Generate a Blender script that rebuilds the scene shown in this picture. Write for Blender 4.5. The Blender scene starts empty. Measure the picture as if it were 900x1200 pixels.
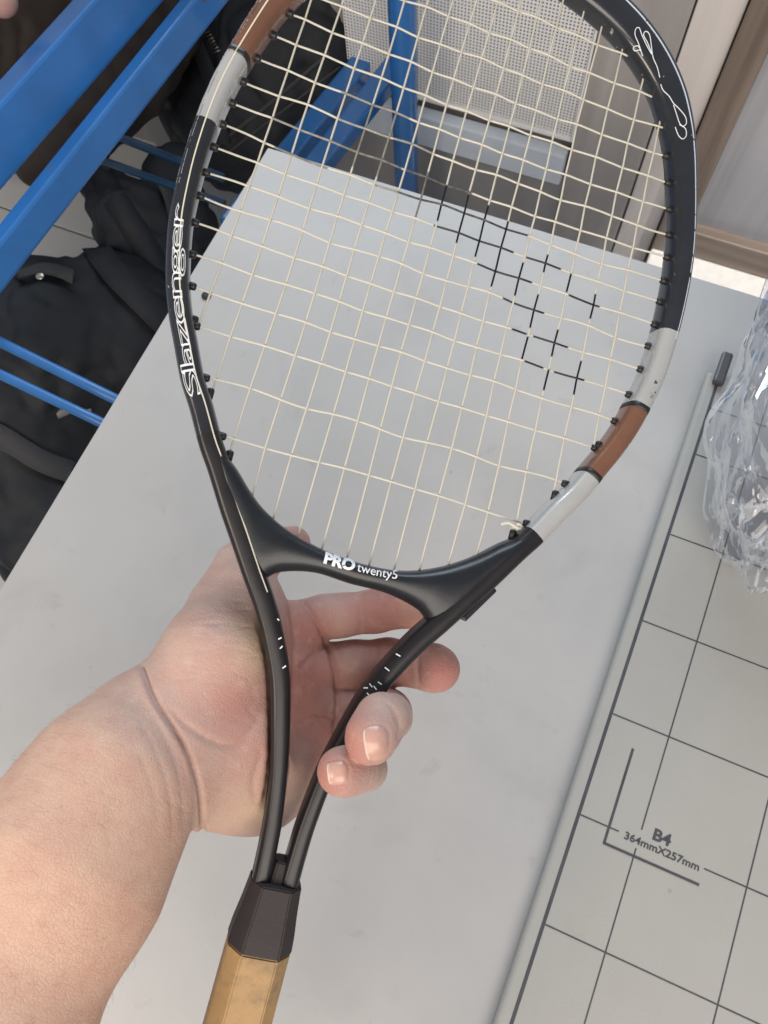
import bpy, bmesh, math, random
import numpy as np
from mathutils import Vector, noise
from mathutils.bvhtree import BVHTree
random.seed(7); rng = np.random.default_rng(7)

# ------------------------------------------------------------------ camera
FPX = 930.0                                   # focal length in photo pixels (900 x 1200 frame)
RCW = np.array([[0.9188, 0.3528, -0.1772], [0.3924, -0.8657, 0.3108], [-0.0437, -0.3551, -0.9338]])
RCW[0] /= np.linalg.norm(RCW[0]); RCW[1] -= RCW[0]*(RCW[0]@RCW[1]); RCW[1] /= np.linalg.norm(RCW[1]); RCW[2] = np.cross(RCW[0], RCW[1])
TZ = 0.74                                     # table top height
CAM = np.array([0.0, 0.0, TZ+0.5603])
sc = bpy.context.scene
col = sc.collection
cd = bpy.data.cameras.new('camera'); cam = bpy.data.objects.new('camera', cd); col.objects.link(cam)
cd.sensor_fit = 'VERTICAL'; cd.sensor_height = 36.0; cd.sensor_width = 27.0
cd.lens = 36.0*FPX/1200.0; cd.clip_start = 0.01; cd.clip_end = 50
from mathutils import Matrix
m = Matrix.Identity(4)
for i in range(3):
    m[i][0] = RCW[i, 0]; m[i][1] = -RCW[i, 1]; m[i][2] = -RCW[i, 2]; m[i][3] = CAM[i]
cam.matrix_world = m
cd.dof.use_dof = True; cd.dof.focus_distance = 0.42; cd.dof.aperture_fstop = 26.0
sc.camera = cam

# ------------------------------------------------------------------ light
w = bpy.data.worlds.new('World'); sc.world = w; w.use_nodes = True
bg = w.node_tree.nodes['Background']; bg.inputs[0].default_value = (0.80, 0.88, 1.0, 1); bg.inputs[1].default_value = 0.30
def area(name, loc, target, size, sizey, power, colr):
    l = bpy.data.lights.new(name, 'AREA'); l.shape = 'RECTANGLE'; l.size = size; l.size_y = sizey; l.energy = power; l.color = colr
    o = bpy.data.objects.new(name, l); col.objects.link(o); o.location = loc
    o.rotation_euler = (Vector(target)-Vector(loc)).to_track_quat('-Z', 'Y').to_euler()
    return o
area('window_light', (-0.9, 2.5, 2.2), (-0.1, 0.2, 0.8), 2.2, 1.3, 68, (0.76, 0.89, 1.0))
area('room_light', (0.7, -1.4, 2.3), (0.0, 0.5, 0.6), 2.0, 1.4, 48, (1.0, 0.90, 0.80))
area('warm_light', (-0.62, -0.62, 1.55), (-0.12, -0.06, 1.02), 0.35, 0.35, 5.0, (1.0, 0.85, 0.68))
sl = bpy.data.lights.new('sun_patch_light', 'SPOT'); sl.energy = 150; sl.spot_size = math.radians(9); sl.spot_blend = 0.5; sl.shadow_soft_size = 0.02; sl.color = (1.0, 0.96, 0.9)
so = bpy.data.objects.new('sun_patch_light', sl); col.objects.link(so); so.location = (0.55, 0.62, 2.4)
so.rotation_euler = (Vector((0.10, 0.95, 0.19))-so.location).to_track_quat('-Z', 'Y').to_euler()
sc.view_settings.view_transform = 'Standard'; sc.view_settings.look = 'None'
sc.view_settings.exposure = 0.10; sc.view_settings.gamma = 1.0; sc.view_settings.use_curve_mapping = False

# ------------------------------------------------------------------ geometry of the view
def c2w(P): return np.asarray(P, float) @ RCW.T + CAM
def w2c(P): return (np.asarray(P, float)-CAM) @ RCW
def ray(p): return RCW @ np.array([(p[0]-450)/FPX, (p[1]-600)/FPX, 1.0])
def onz(p, z): r = ray(p); return CAM+r*((z-CAM[2])/r[2])
def ony(p, y): r = ray(p); return CAM+r*(y/r[1])
def at(u, v, d): return CAM+ray((u, v))*d
def camat(u, v, d): return np.array([(u-450)/FPX*d, (v-600)/FPX*d, d])

# ------------------------------------------------------------------ object helpers
def tag(o, label=None, cat=None, group=None, kind=None):
    if label: o['label'] = label
    if cat: o['category'] = cat
    if group: o['group'] = group
    if kind: o['kind'] = kind
    return o
def thing(name, loc, label, cat, group=None):
    o = bpy.data.objects.new(name, None); col.objects.link(o); o.location = [float(x) for x in loc]; o.empty_display_size = 0.02
    return tag(o, label, cat, group)
def mesh(name, V, F, mat, parent=None, smooth=False, attrs=None, kind=None):
    """vertices in world space; parent keeps them there"""
    V = np.asarray(V, float)
    off = np.zeros(3); p = parent
    while p is not None: off += np.array(p.location); p = p.parent
    me = bpy.data.meshes.new(name)
    if isinstance(F, np.ndarray):
        nf, k = F.shape
        me.vertices.add(len(V)); me.vertices.foreach_set('co', (V-off).astype(np.float32).ravel())
        me.loops.add(nf*k); me.loops.foreach_set('vertex_index', F.astype(np.int32).ravel())
        me.polygons.add(nf); me.polygons.foreach_set('loop_start', np.arange(0, nf*k, k, dtype=np.int32))
        try: me.polygons.foreach_set('loop_total', np.full(nf, k, np.int32))
        except Exception: pass
        me.update(calc_edges=True)
    else:
        me.from_pydata((V-off).tolist(), [], F)
    me.validate(); me.update()
    if smooth: me.polygons.foreach_set('use_smooth', np.ones(len(me.polygons), bool))
    if attrs:
        for k, a in attrs.items():
            at_ = me.attributes.new(k, 'FLOAT', 'POINT'); at_.data.foreach_set('value', np.asarray(a, np.float32))
    if mat is not None: me.materials.append(mat)
    o = bpy.data.objects.new(name, me); col.objects.link(o)
    if parent is not None: o.parent = parent
    if kind: o['kind'] = kind
    return o
BOXF = [(0, 3, 2, 1), (4, 5, 6, 7), (0, 1, 5, 4), (1, 2, 6, 5), (2, 3, 7, 6), (3, 0, 4, 7)]
def box(x0, x1, y0, y1, z0, z1, bev=0.0, seg=2):
    bm = bmesh.new()
    vs = [bm.verts.new(c) for c in ((x0, y0, z0), (x1, y0, z0), (x1, y1, z0), (x0, y1, z0), (x0, y0, z1), (x1, y0, z1), (x1, y1, z1), (x0, y1, z1))]
    for f in BOXF: bm.faces.new([vs[i] for i in f])
    if bev: bmesh.ops.bevel(bm, geom=bm.edges[:], offset=bev, segments=seg, affect='EDGES', profile=0.5)
    bm.verts.ensure_lookup_table(); bm.verts.index_update()
    V = [tuple(v.co) for v in bm.verts]; F = [tuple(v.index for v in f.verts) for f in bm.faces]; bm.free()
    return np.array(V), F
def orient_box(A, B, up, wx, wz, bev=0.003):
    """bar from A to B, width wx sideways, wz along up"""
    A = np.array(A, float); B = np.array(B, float); d = B-A; L = np.linalg.norm(d); d /= L
    s = np.cross(d, up); s /= np.linalg.norm(s); u = np.cross(s, d)
    V, F = box(-wx/2, wx/2, 0, L, -wz/2, wz/2, bev)
    return A+V[:, :1]*s+V[:, 1:2]*d+V[:, 2:3]*u, F
def resample(P, n, closed=False):
    P = np.asarray(P, float)
    t = np.r_[0, np.cumsum(np.linalg.norm(np.diff(P, axis=0), axis=1))]
    s = np.linspace(0, t[-1], n)
    return np.stack([np.interp(s, t, P[:, k]) for k in range(P.shape[1])], 1)
def catmull(P, sub=8):
    P = np.asarray(P, float); Q = np.vstack([2*P[0]-P[1], P, 2*P[-1]-P[-2]]); out = []
    for i in range(1, len(Q)-2):
        p0, p1, p2, p3 = Q[i-1], Q[i], Q[i+1], Q[i+2]
        for k in range(sub):
            t = k/sub
            out.append(0.5*((2*p1)+(-p0+p2)*t+(2*p0-5*p1+4*p2-p3)*t*t+(-p0+3*p1-3*p2+p3)*t**3))
    out.append(P[-1]); return np.array(out)
def tube(P, r, nseg=8, caps=True):
    P = np.asarray(P, float); n = len(P); r = np.broadcast_to(np.asarray(r, float), (n,))
    T = np.gradient(P, axis=0); T /= np.linalg.norm(T, axis=1)[:, None]+1e-12
    N = np.zeros_like(P); a = np.array([0, 0, 1.0]) if abs(T[0, 2]) < .9 else np.array([1.0, 0, 0])
    v = a-T[0]*(a@T[0]); N[0] = v/np.linalg.norm(v)
    for i in range(1, n):
        v = N[i-1]-T[i]*(N[i-1]@T[i]); N[i] = v/np.linalg.norm(v)
    B = np.cross(T, N); th = np.linspace(0, 2*np.pi, nseg, endpoint=False)
    V = (P[:, None]+r[:, None, None]*(np.cos(th)[None, :, None]*N[:, None]+np.sin(th)[None, :, None]*B[:, None])).reshape(-1, 3)
    F = [(i*nseg+j, i*nseg+(j+1) % nseg, (i+1)*nseg+(j+1) % nseg, (i+1)*nseg+j) for i in range(n-1) for j in range(nseg)]
    if caps: F.append(tuple(range(nseg-1, -1, -1))); F.append(tuple((n-1)*nseg+j for j in range(nseg)))
    return V, F
def merge(parts):
    Vs, Fs, o = [], [], 0
    for V, F in parts:
        Vs.append(V); Fs += [tuple(i+o for i in f) for f in F]; o += len(V)
    return np.vstack(Vs), Fs

# ------------------------------------------------------------------ materials
def mat(name, base=(0.5, 0.5, 0.5), rough=0.5, metal=0.0, spec=0.5, var=0.0, vscale=20.0, bump=0.0, bscale=200.0, coat=0.0, stretch=None, detail=6.0):
    m = bpy.data.materials.new(name); m.use_nodes = True
    nt = m.node_tree; N = nt.nodes; Lk = nt.links; b = N['Principled BSDF']
    b.inputs['Base Color'].default_value = (*base, 1); b.inputs['Roughness'].default_value = rough
    b.inputs['Metallic'].default_value = metal; b.inputs['Specular IOR Level'].default_value = spec
    b.inputs['Coat Weight'].default_value = coat; b.inputs['Coat Roughness'].default_value = 0.12
    tc = N.new('ShaderNodeTexCoord'); src = tc.outputs['Object']
    if stretch:
        mp = N.new('ShaderNodeMapping'); mp.inputs['Scale'].default_value = stretch; Lk.new(src, mp.inputs[0]); src = mp.outputs[0]
    if var > 0:
        n = N.new('ShaderNodeTexNoise'); n.inputs['Scale'].default_value = vscale; n.inputs['Detail'].default_value = detail; n.inputs['Roughness'].default_value = 0.6
        Lk.new(src, n.inputs['Vector'])
        r = N.new('ShaderNodeValToRGB'); Lk.new(n.outputs['Fac'], r.inputs[0])
        r.color_ramp.elements[0].position = 0.3; r.color_ramp.elements[1].position = 0.7
        r.color_ramp.elements[0].color = (*[c*(1-var) for c in base], 1); r.color_ramp.elements[1].color = (*[min(1, c*(1+var)) for c in base], 1)
        Lk.new(r.outputs[0], b.inputs['Base Color'])
        mr = N.new('ShaderNodeMapRange'); Lk.new(n.outputs['Fac'], mr.inputs['Value'])
        mr.inputs['To Min'].default_value = max(0.02, rough-0.08); mr.inputs['To Max'].default_value = min(1, rough+0.1)
        Lk.new(mr.outputs[0], b.inputs['Roughness'])
    if bump > 0:
        n2 = N.new('ShaderNodeTexNoise'); n2.inputs['Scale'].default_value = bscale; n2.inputs['Detail'].default_value = 4
        Lk.new(src, n2.inputs['Vector'])
        bp = N.new('ShaderNodeBump'); bp.inputs['Strength'].default_value = bump; bp.inputs['Distance'].default_value = 0.002
        Lk.new(n2.outputs['Fac'], bp.inputs['Height']); Lk.new(bp.outputs[0], b.inputs['Normal'])
    m['bsdf'] = b.name
    return m
def chips(m, colr, scale, thr, rough=0.6, stretch=None, soft=.015):
    """worn-through specks of another colour over the material"""
    nt = m.node_tree; N = nt.nodes; Lk = nt.links; b = N['Principled BSDF']
    tc = N.new('ShaderNodeTexCoord'); src = tc.outputs['Object']
    if stretch:
        mp = N.new('ShaderNodeMapping'); mp.inputs['Scale'].default_value = stretch; Lk.new(src, mp.inputs[0]); src = mp.outputs[0]
    n = N.new('ShaderNodeTexNoise'); n.inputs['Scale'].default_value = scale; n.inputs['Detail'].default_value = 5; n.inputs['Roughness'].default_value = 0.7
    Lk.new(src, n.inputs['Vector'])
    r = N.new('ShaderNodeValToRGB'); r.color_ramp.elements[0].position = thr; r.color_ramp.elements[1].position = thr+soft
    r.color_ramp.elements[0].color = (0, 0, 0, 1); r.color_ramp.elements[1].color = (1, 1, 1, 1); Lk.new(n.outputs['Fac'], r.inputs[0])
    mx = N.new('ShaderNodeMixRGB'); Lk.new(r.outputs[0], mx.inputs[0])
    old = b.inputs['Base Color'].links
    if old: Lk.new(old[0].from_socket, mx.inputs[1])
    else: mx.inputs[1].default_value = b.inputs['Base Color'].default_value
    mx.inputs[2].default_value = (*colr, 1); Lk.new(mx.outputs[0], b.inputs['Base Color'])
    return m
def wood(name, c0, c1, scale=8.0, stretch=(1, 1, 0.06), rough=0.5):
    m = mat(name, c0, rough)
    nt = m.node_tree; N = nt.nodes; Lk = nt.links; b = N['Principled BSDF']
    tc = N.new('ShaderNodeTexCoord'); mp = N.new('ShaderNodeMapping'); mp.inputs['Scale'].default_value = stretch
    Lk.new(tc.outputs['Object'], mp.inputs[0])
    n = N.new('ShaderNodeTexNoise'); n.inputs['Scale'].default_value = scale; n.inputs['Detail'].default_value = 8; n.inputs['Roughness'].default_value = 0.65; n.inputs['Distortion'].default_value = 0.6
    Lk.new(mp.outputs[0], n.inputs['Vector'])
    r = N.new('ShaderNodeValToRGB'); r.color_ramp.elements[0].position = 0.35; r.color_ramp.elements[1].position = 0.68
    r.color_ramp.elements[0].color = (*c0, 1); r.color_ramp.elements[1].color = (*c1, 1)
    Lk.new(n.outputs['Fac'], r.inputs[0]); Lk.new(r.outputs[0], b.inputs['Base Color'])
    bp = N.new('ShaderNodeBump'); bp.inputs['Strength'].default_value = 0.25; bp.inputs['Distance'].default_value = 0.001
    Lk.new(n.outputs['Fac'], bp.inputs['Height']); Lk.new(bp.outputs[0], b.inputs['Normal'])
    return m
M = {}
M['table'] = chips(mat('white_tabletop', (0.415, 0.405, 0.398), 0.42, var=0.045, vscale=7, bump=0.05, bscale=260), (0.27, 0.25, 0.235), 34, 0.735)
def smudge(m, amt=.10):
    nt = m.node_tree; N = nt.nodes; Lk = nt.links; b = N['Principled BSDF']; tc = N.new('ShaderNodeTexCoord')
    fac = None
    for scale, p0, p1, st in ((4.5, .48, .72, 1.0), (16, .56, .74, .7), (46, .62, .70, .8)):
        n = N.new('ShaderNodeTexNoise'); n.inputs['Scale'].default_value = scale; n.inputs['Detail'].default_value = 6; n.inputs['Roughness'].default_value = .62; n.inputs['Distortion'].default_value = .5; Lk.new(tc.outputs['Object'], n.inputs['Vector'])
        r = N.new('ShaderNodeMapRange'); Lk.new(n.outputs['Fac'], r.inputs[0]); r.inputs[1].default_value = p0; r.inputs[2].default_value = p1; r.inputs[4].default_value = amt*st
        if fac is None: fac = r.outputs[0]
        else:
            a = N.new('ShaderNodeMath'); a.operation = 'ADD'; Lk.new(fac, a.inputs[0]); Lk.new(r.outputs[0], a.inputs[1]); fac = a.outputs[0]
    v = N.new('ShaderNodeTexVoronoi'); v.inputs['Scale'].default_value = 15; v.inputs['Randomness'].default_value = 1; Lk.new(tc.outputs['Object'], v.inputs['Vector'])
    d = N.new('ShaderNodeMapRange'); Lk.new(v.outputs['Distance'], d.inputs[0]); d.inputs[1].default_value = .045; d.inputs[2].default_value = .025; d.inputs[3].default_value = 0; d.inputs[4].default_value = .7
    sp = N.new('ShaderNodeSeparateColor'); Lk.new(v.outputs['Color'], sp.inputs[0]); g = N.new('ShaderNodeMath'); g.operation = 'GREATER_THAN'; g.inputs[1].default_value = .66; Lk.new(sp.outputs[0], g.inputs[0])
    q = N.new('ShaderNodeMath'); q.operation = 'MULTIPLY'; Lk.new(d.outputs[0], q.inputs[0]); Lk.new(g.outputs[0], q.inputs[1])
    a = N.new('ShaderNodeMath'); a.operation = 'MAXIMUM'; a.use_clamp = True; Lk.new(fac, a.inputs[0]); Lk.new(q.outputs[0], a.inputs[1])
    mx = N.new('ShaderNodeMixRGB'); Lk.new(a.outputs[0], mx.inputs[0]); Lk.new(b.inputs['Base Color'].links[0].from_socket, mx.inputs[1]); mx.inputs[2].default_value = (.12, .11, .105, 1); Lk.new(mx.outputs[0], b.inputs['Base Color'])
smudge(M['table'], .15)
M['table_edge'] = mat('table_edge_band', (0.52, 0.52, 0.53), 0.5)
M['slab'] = mat('trimmer_plastic', (0.345, 0.338, 0.318), 0.5, var=0.02, vscale=25, bump=0.12, bscale=900)
smudge(M['slab'], .05)
M['slab_rim'] = mat('trimmer_rim', (0.50, 0.49, 0.455), 0.45, var=0.02, vscale=30)
M['ink'] = mat('grey_print', (0.055, 0.057, 0.068), 0.55, var=0.2, vscale=60)
M['dark_plastic'] = mat('dark_grey_plastic', (0.06, 0.06, 0.065), 0.4, bump=0.1, bscale=500)
M['black'] = chips(mat('black_lacquer', (0.019, 0.021, 0.026), 0.24, var=0.15, vscale=60, coat=0.35), (0.34, 0.32, 0.29), 110, 0.665)
M['bridge'] = mat('satin_black_plastic', (0.015, 0.017, 0.021), 0.30, spec=0.4, var=0.2, vscale=45, bump=0.03, bscale=300)
M['silver'] = chips(mat('silver_paint', (0.52, 0.52, 0.51), 0.26, metal=0.35, var=0.05, vscale=50, coat=0.4), (0.07, 0.07, 0.07), 120, 0.66)
M['copper'] = chips(mat('copper_brown_paint', (0.215, 0.098, 0.058), 0.26, metal=0.25, var=0.10, vscale=40, coat=0.4), (0.05, 0.04, 0.04), 110, 0.665)
M['edge_shine'] = chips(mat('pale_blue_shine', (0.62, 0.67, 0.75), 0.3), (.02, .02, .025), 150, .60)
M['scuff_shine'] = chips(mat('scuffed_shine_lacquer', (0.015, 0.016, 0.02), 0.25, coat=.4), (0.62, 0.64, 0.66), 170, .50)
M['cream'] = mat('cream_pinstripe', (0.72, 0.66, 0.52), 0.4)
M['white_print'] = chips(mat('white_print', (0.80, 0.82, 0.84), 0.45), (0.03, 0.03, 0.03), 260, 0.66)
M['grommet'] = mat('black_grommet', (0.015, 0.015, 0.016), 0.45)
M['cap'] = mat('grey_rubber_cap', (0.034, 0.027, 0.027), 0.58, spec=0.3, var=0.12, vscale=60, bump=0.08, bscale=500)
M['shaft'] = chips(mat('brown_black_shaft', (0.0165, 0.0145, 0.016), 0.31, spec=0.36, var=0.15, vscale=70), (0.33, 0.29, 0.24), 100, 0.74)
M['grip'] = chips(mat('tan_worn_grip', (0.41, 0.25, 0.105), 0.6, var=0.13, vscale=38, bump=0.25, bscale=220), (0.23, 0.15, 0.08), 40, 0.50, soft=.2)
M['blue'] = chips(mat('blue_enamel', (0.028, 0.155, 0.44), 0.24, var=0.14, vscale=9, bump=0.08, bscale=60, coat=0.5), (0.13, 0.085, 0.07), 17, 0.66)
M['navy'] = mat('navy_rod', (0.012, 0.045, 0.10), 0.35)
M['blue_rod'] = mat('blue_rod', (0.035, 0.15, 0.40), 0.35, var=0.1, vscale=30)
M['bag'] = mat('black_nylon', (0.012, 0.014, 0.019), 0.55, var=0.25, vscale=12, bump=0.5, bscale=900)
M['bag2'] = mat('charcoal_cloth', (0.019, 0.0215, 0.028), 0.7, var=0.2, vscale=14, bump=0.5, bscale=700)
M['brown_cloth'] = mat('dark_brown_cloth', (0.045, 0.034, 0.029), 0.8, var=0.2, vscale=16, bump=0.6, bscale=800)
M['metal_teeth'] = mat('zip_metal', (0.62, 0.58, 0.48), 0.3, metal=0.9)
M['floor'] = mat('pale_floor_tile', (0.86, 0.86, 0.85), 0.35, var=0.06, vscale=5)
M['grout'] = mat('floor_grout', (0.30, 0.30, 0.29), 0.8)
M['greywall'] = wood('grey_board', (0.30, 0.29, 0.29), (0.38, 0.365, 0.36), 9, (1, 1, 0.08), 0.6)
M['greywall2'] = wood('taupe_wood', (0.36, 0.335, 0.32), (0.47, 0.44, 0.42), 14, (1, 1, 0.05), 0.55)
M['lightwood'] = wood('pale_wood', (0.70, 0.64, 0.605), (0.86, 0.80, 0.76), 16, (1, 1, 0.05), 0.55)
M['brownwood'] = wood('brown_wood', (0.17, 0.128, 0.10), (0.32, 0.25, 0.205), 26, (1, 1, 0.05), 0.5)
M['bluewood'] = wood('blue_grey_wood', (0.34, 0.34, 0.365), (0.52, 0.515, 0.54), 14, (1, 1, 0.05), 0.5)
M['brownwood_h'] = wood('brown_wood_rail', (0.17, 0.128, 0.10), (0.32, 0.25, 0.205), 26, (0.05, 1, 1), 0.5)
M['whitebar'] = mat('white_sill', (0.72, 0.78, 0.85), 0.45, var=0.08, vscale=20)
M['whitestone'] = mat('white_speckled_stone', (0.93, 0.91, 0.87), 0.5, var=0.06, vscale=60)
M['perf'] = mat('white_perforated_metal', (0.93, 0.92, 0.90), 0.4, var=0.03, vscale=10)
M['perfback'] = mat('grey_perforation_backing', (0.48, 0.48, 0.485), 0.8)  # plain grey sheet behind the holes

# ------------------------------------------------------------------ setting: floor, wall, table
def flat(name, x0, x1, y0, y1, z0, z1, m, parent=None, bev=0.0):
    V, F = box(x0, x1, y0, y1, z0, z1, bev); return mesh(name, V, F, m, parent)
fl = tag(flat('floor', -3.2, 2.2, -1.2, 1.6, -0.05, -0.004, M['grout']), kind='structure')
tx = 0.30
for i in range(-8, 4):
    for j in range(0, 4):
        flat('floor_tile', i*tx+.0025, (i+1)*tx-.0025, j*tx-.14+.0025, (j+1)*tx-.14-.0025, -0.003, 0.002, M['floor'], fl, 0.0012)
YW = 1.0
def bx(u, v, y=YW): return ony((u, v), y)
wall = tag(flat('wall', -3.2, 2.2, YW+0.03, YW+0.10, 0, .95, M['greywall']), kind='structure')
def board(name, xl, xr, yf, z0, z1, m, gap=0.0012, bev=0.002):
    V, F = box(xl+gap, xr-gap, yf, YW+0.0285, z0, z1, bev); return mesh(name, V, F, m, wall)
xA = bx(672, 165)[0]; xS = bx(768, 144)[0]; xB0 = bx(818, 151)[0]; xB1 = bx(817, 242, YW-.02)[0]
xL = bx(418, 60)[0]
board('plank', xA, xS, YW-.004, 0, .95, M['greywall2'] if 'greywall2' in M else M['lightwood'])
board('plank', xS, xB0, YW-.006, 0, .95, M['lightwood'])
board('plank', xL-.5, xA, YW+.004, 0, 0.262, M['greywall'])
V, F = box(xB0+.001, xB1, YW-.022, YW+.0285, 0, .95, .003); mesh('post', V, F, M['brownwood'], wall)
board('panel', xB1, xB1+.6, YW+.004, 0.241, .95, M['bluewood'])
V, F = box(xB1+.001, xB1+.6, YW-.016, YW+.0285, 0.190, 0.2425, .003); mesh('rail', V, F, M['brownwood_h'], wall)
V, F = box(xB1-.04, xB1+.6, YW-.09, YW+.0285, 0.0, 0.189, .004); mesh('stone_sill', V, F, M['whitestone'], wall)
V, F = box(xL-.5, xA-.004, YW-.02, YW+.0035, 0.262, 0.322, .003); mesh('white_bar', V, F, M['whitebar'], wall)
# perforated sheet metal door hanging in front of the wall
pf = thing('perforated_panel', ((xL+xA)/2, YW, .34), 'white perforated metal sheet hanging behind the blue post, seen through the strings', 'metal panel')
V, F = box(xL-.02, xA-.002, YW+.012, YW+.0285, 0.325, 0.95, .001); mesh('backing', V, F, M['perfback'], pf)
pitch = 0.0052; nx = int((xA-.004-(xL-.02))/pitch); nz = int(0.50/pitch)
Vp = []; Fp = []; th = np.arange(8)*np.pi/4+np.pi/8
for iz in range(nz):
    for ix in range(nx):
        cx = xL-.02+(ix+.5)*pitch; cz = 0.341+(iz+.5)*pitch; h = pitch/2; b0 = len(Vp)
        sh = 0
        for k in range(8):
            a = th[k]; Vp.append((cx+.00155*math.cos(a), YW+.004, cz+.00155*math.sin(a)))
        for a, b_ in ((h, h), (-h, h), (-h, -h), (h, -h)): Vp.append((cx+a, YW+.004, cz+b_))
        q = b0+8
        Fp += [(b0+0, q, b0+1), (b0+1, q, q+1, b0+2), (b0+2, q+1, b0+3), (b0+3, q+1, q+2, b0+4), (b0+4, q+2, b0+5), (b0+5, q+2, q+3, b0+6), (b0+6, q+3, b0+7), (b0+7, q+3, q, b0+0)]
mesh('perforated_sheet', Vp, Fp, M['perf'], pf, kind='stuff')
V, F = box(xA-.0045, xA-.0005, YW-.001, YW+.0115, 0.335, 0.95, .001); mesh('edge_trim', V, F, M['perf'], pf)
V, F = box(xL-.02, xA-.005, YW-.001, YW+.0115, 0.335, 0.3405, .001); mesh('bottom_trim', V, F, M['perf'], pf)

# table
TX0, TY1 = -0.3475, 0.4775
tb = thing('table', (0.2, 0.1, 0), 'white laminate table with scuffed top under the racket and the trimmer', 'table')
V, F = box(TX0, 0.95, -0.75, TY1, TZ-0.026, TZ, 0.0012); mesh('tabletop', V, F, M['table'], tb)
for X_, Y_ in ((TX0+.30, TY1-.12), (0.88, TY1-.12), (TX0+.30, -.68), (0.88, -.68)):
    V, F = box(X_-.02, X_+.02, Y_-.02, Y_+.02, 0.002, TZ-.0265, .003); mesh('leg', V, F, M['dark_plastic'], tb)
# the screw hole near the racket's left side
hp = onz((242, 347), TZ)
V, F = tube([hp+[0, 0, -.0005], hp+[0, 0, .0012], hp+[0, 0, .0016]], [.0042, .0042, .002], 14); mesh('screw', V, F, M['grommet'], tb)

# paper trimmer base with printed grid
SZ = TZ+0.010; SX0 = 0.0835; SY1 = 0.388
pt = thing('paper_trimmer', (0.3, 0.1, TZ), 'beige paper trimmer base with a printed grid and size marks on the white table', 'paper trimmer')
V, F = box(SX0, 0.55, -0.45, SY1, TZ+.0008, SZ, 0.0035, 4); mesh('base', V, F, M['slab'], pt, smooth=False)
def strip(name, x0, x1, y0, y1, z=SZ, t=.00025): 
    V, F = box(x0, x1, y0, y1, z+.00005, z+t); return mesh(name, V, F, M['ink'], pt)
CE = 0.0686; EX = 0.0930; GX = 0.1323; GY = 0.0396
strip('border_line', EX-.0011, EX+.0011, -.44, SY1-.004)
lw = .00042
for k in range(-5, 6):
    y = GY+k*CE
    if y > SY1-.01 or y < -.44: continue
    if k == 0:
        strip('grid_line', EX+.0012, 0.1195, y-lw, y+lw); strip('grid_line', 0.1742, .54, y-lw, y+lw)
    else: strip('grid_line', EX+.0012, .54, y-lw, y+lw)
strip('grid_line', EX+.0012, .54, 0.3558-lw, 0.3558+lw)
for k in range(0, 6):
    x = GX+k*CE
    if k == 0:
        strip('grid_line', x-lw, x+lw, -.44, 0.0343, t=.0003); strip('grid_line', x-lw, x+lw, 0.0462, SY1-.006, t=.0003)
    else: strip('grid_line', x-lw, x+lw, -.44, SY1-.006, t=.0003)
strip('size_bracket', .1122, .1138, .0300, .0918, t=.00035); strip('size_bracket', .1122, .1738, .0286, .0301, t=.0004)
def text_mesh(s, size, bold=0.0, extrude=0.0, outline=None, spacing=1.0, shear=0.0, res=4, cut=0.0):
    c = bpy.data.curves.new('lettering', 'FONT'); c.body = s; c.size = size; c.offset = bold; c.extrude = extrude
    c.space_character = spacing; c.shear = shear; c.resolution_u = res
    if outline: c.fill_mode = 'NONE'; c.bevel_depth = outline; c.bevel_resolution = 1
    o = bpy.data.objects.new('lettering', c); col.objects.link(o)
    dg = bpy.context.evaluated_depsgraph_get(); me = bpy.data.meshes.new_from_object(o.evaluated_get(dg))
    if cut:
        bm = bmesh.new(); bm.from_mesh(me); bmesh.ops.remove_doubles(bm, verts=bm.verts[:], dist=size*1e-4)
        for _ in range(3):
            es = [e for e in bm.edges if e.calc_length() > cut]
            if not es: break
            bmesh.ops.subdivide_edges(bm, edges=es, cuts=1); bmesh.ops.triangulate(bm, faces=[f for f in bm.faces if len(f.verts) > 4])
        bm.to_mesh(me); bm.free()
    V = np.array([v.co[:] for v in me.vertices]); F = [tuple(p.vertices) for p in me.polygons]
    bpy.data.objects.remove(o); bpy.data.meshes.remove(me); bpy.data.curves.remove(c)
    return V, F
def fitx(V, w):
    k = w/(V[:, 0].max()-V[:, 0].min()); V = V.copy(); V[:, 0] = (V[:, 0]-V[:, 0].min())*k; return V
V, F = text_mesh('364mmX257mm', .0064, .00012, .0001); V = fitx(V, .0478); V[:, 1] *= 1.0
V[:, 0] += .1236; V[:, 1] += .0369; V[:, 2] += SZ+.0002; mesh('size_lettering', V, F, M['ink'], pt)
V, F = text_mesh('B4', .0098, .0003, .0001); V = fitx(V, .0112); V[:, 0] += .1400; V[:, 1] += .0436; V[:, 2] += SZ+.0002; mesh('size_lettering', V, F, M['ink'], pt)
# dark end of the cutting rail at the far edge of the base
A = onz((838, 455), TZ+.014); B = onz((851, 411), TZ+.014)
V, F = orient_box([EX, SY1-.012, TZ+.0125], [EX+.0005, SY1+.018, TZ+.0125], (0, 0, 1), .0085, .006, .002); mesh('rail_end', V, F, M['dark_plastic'], pt)

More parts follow.
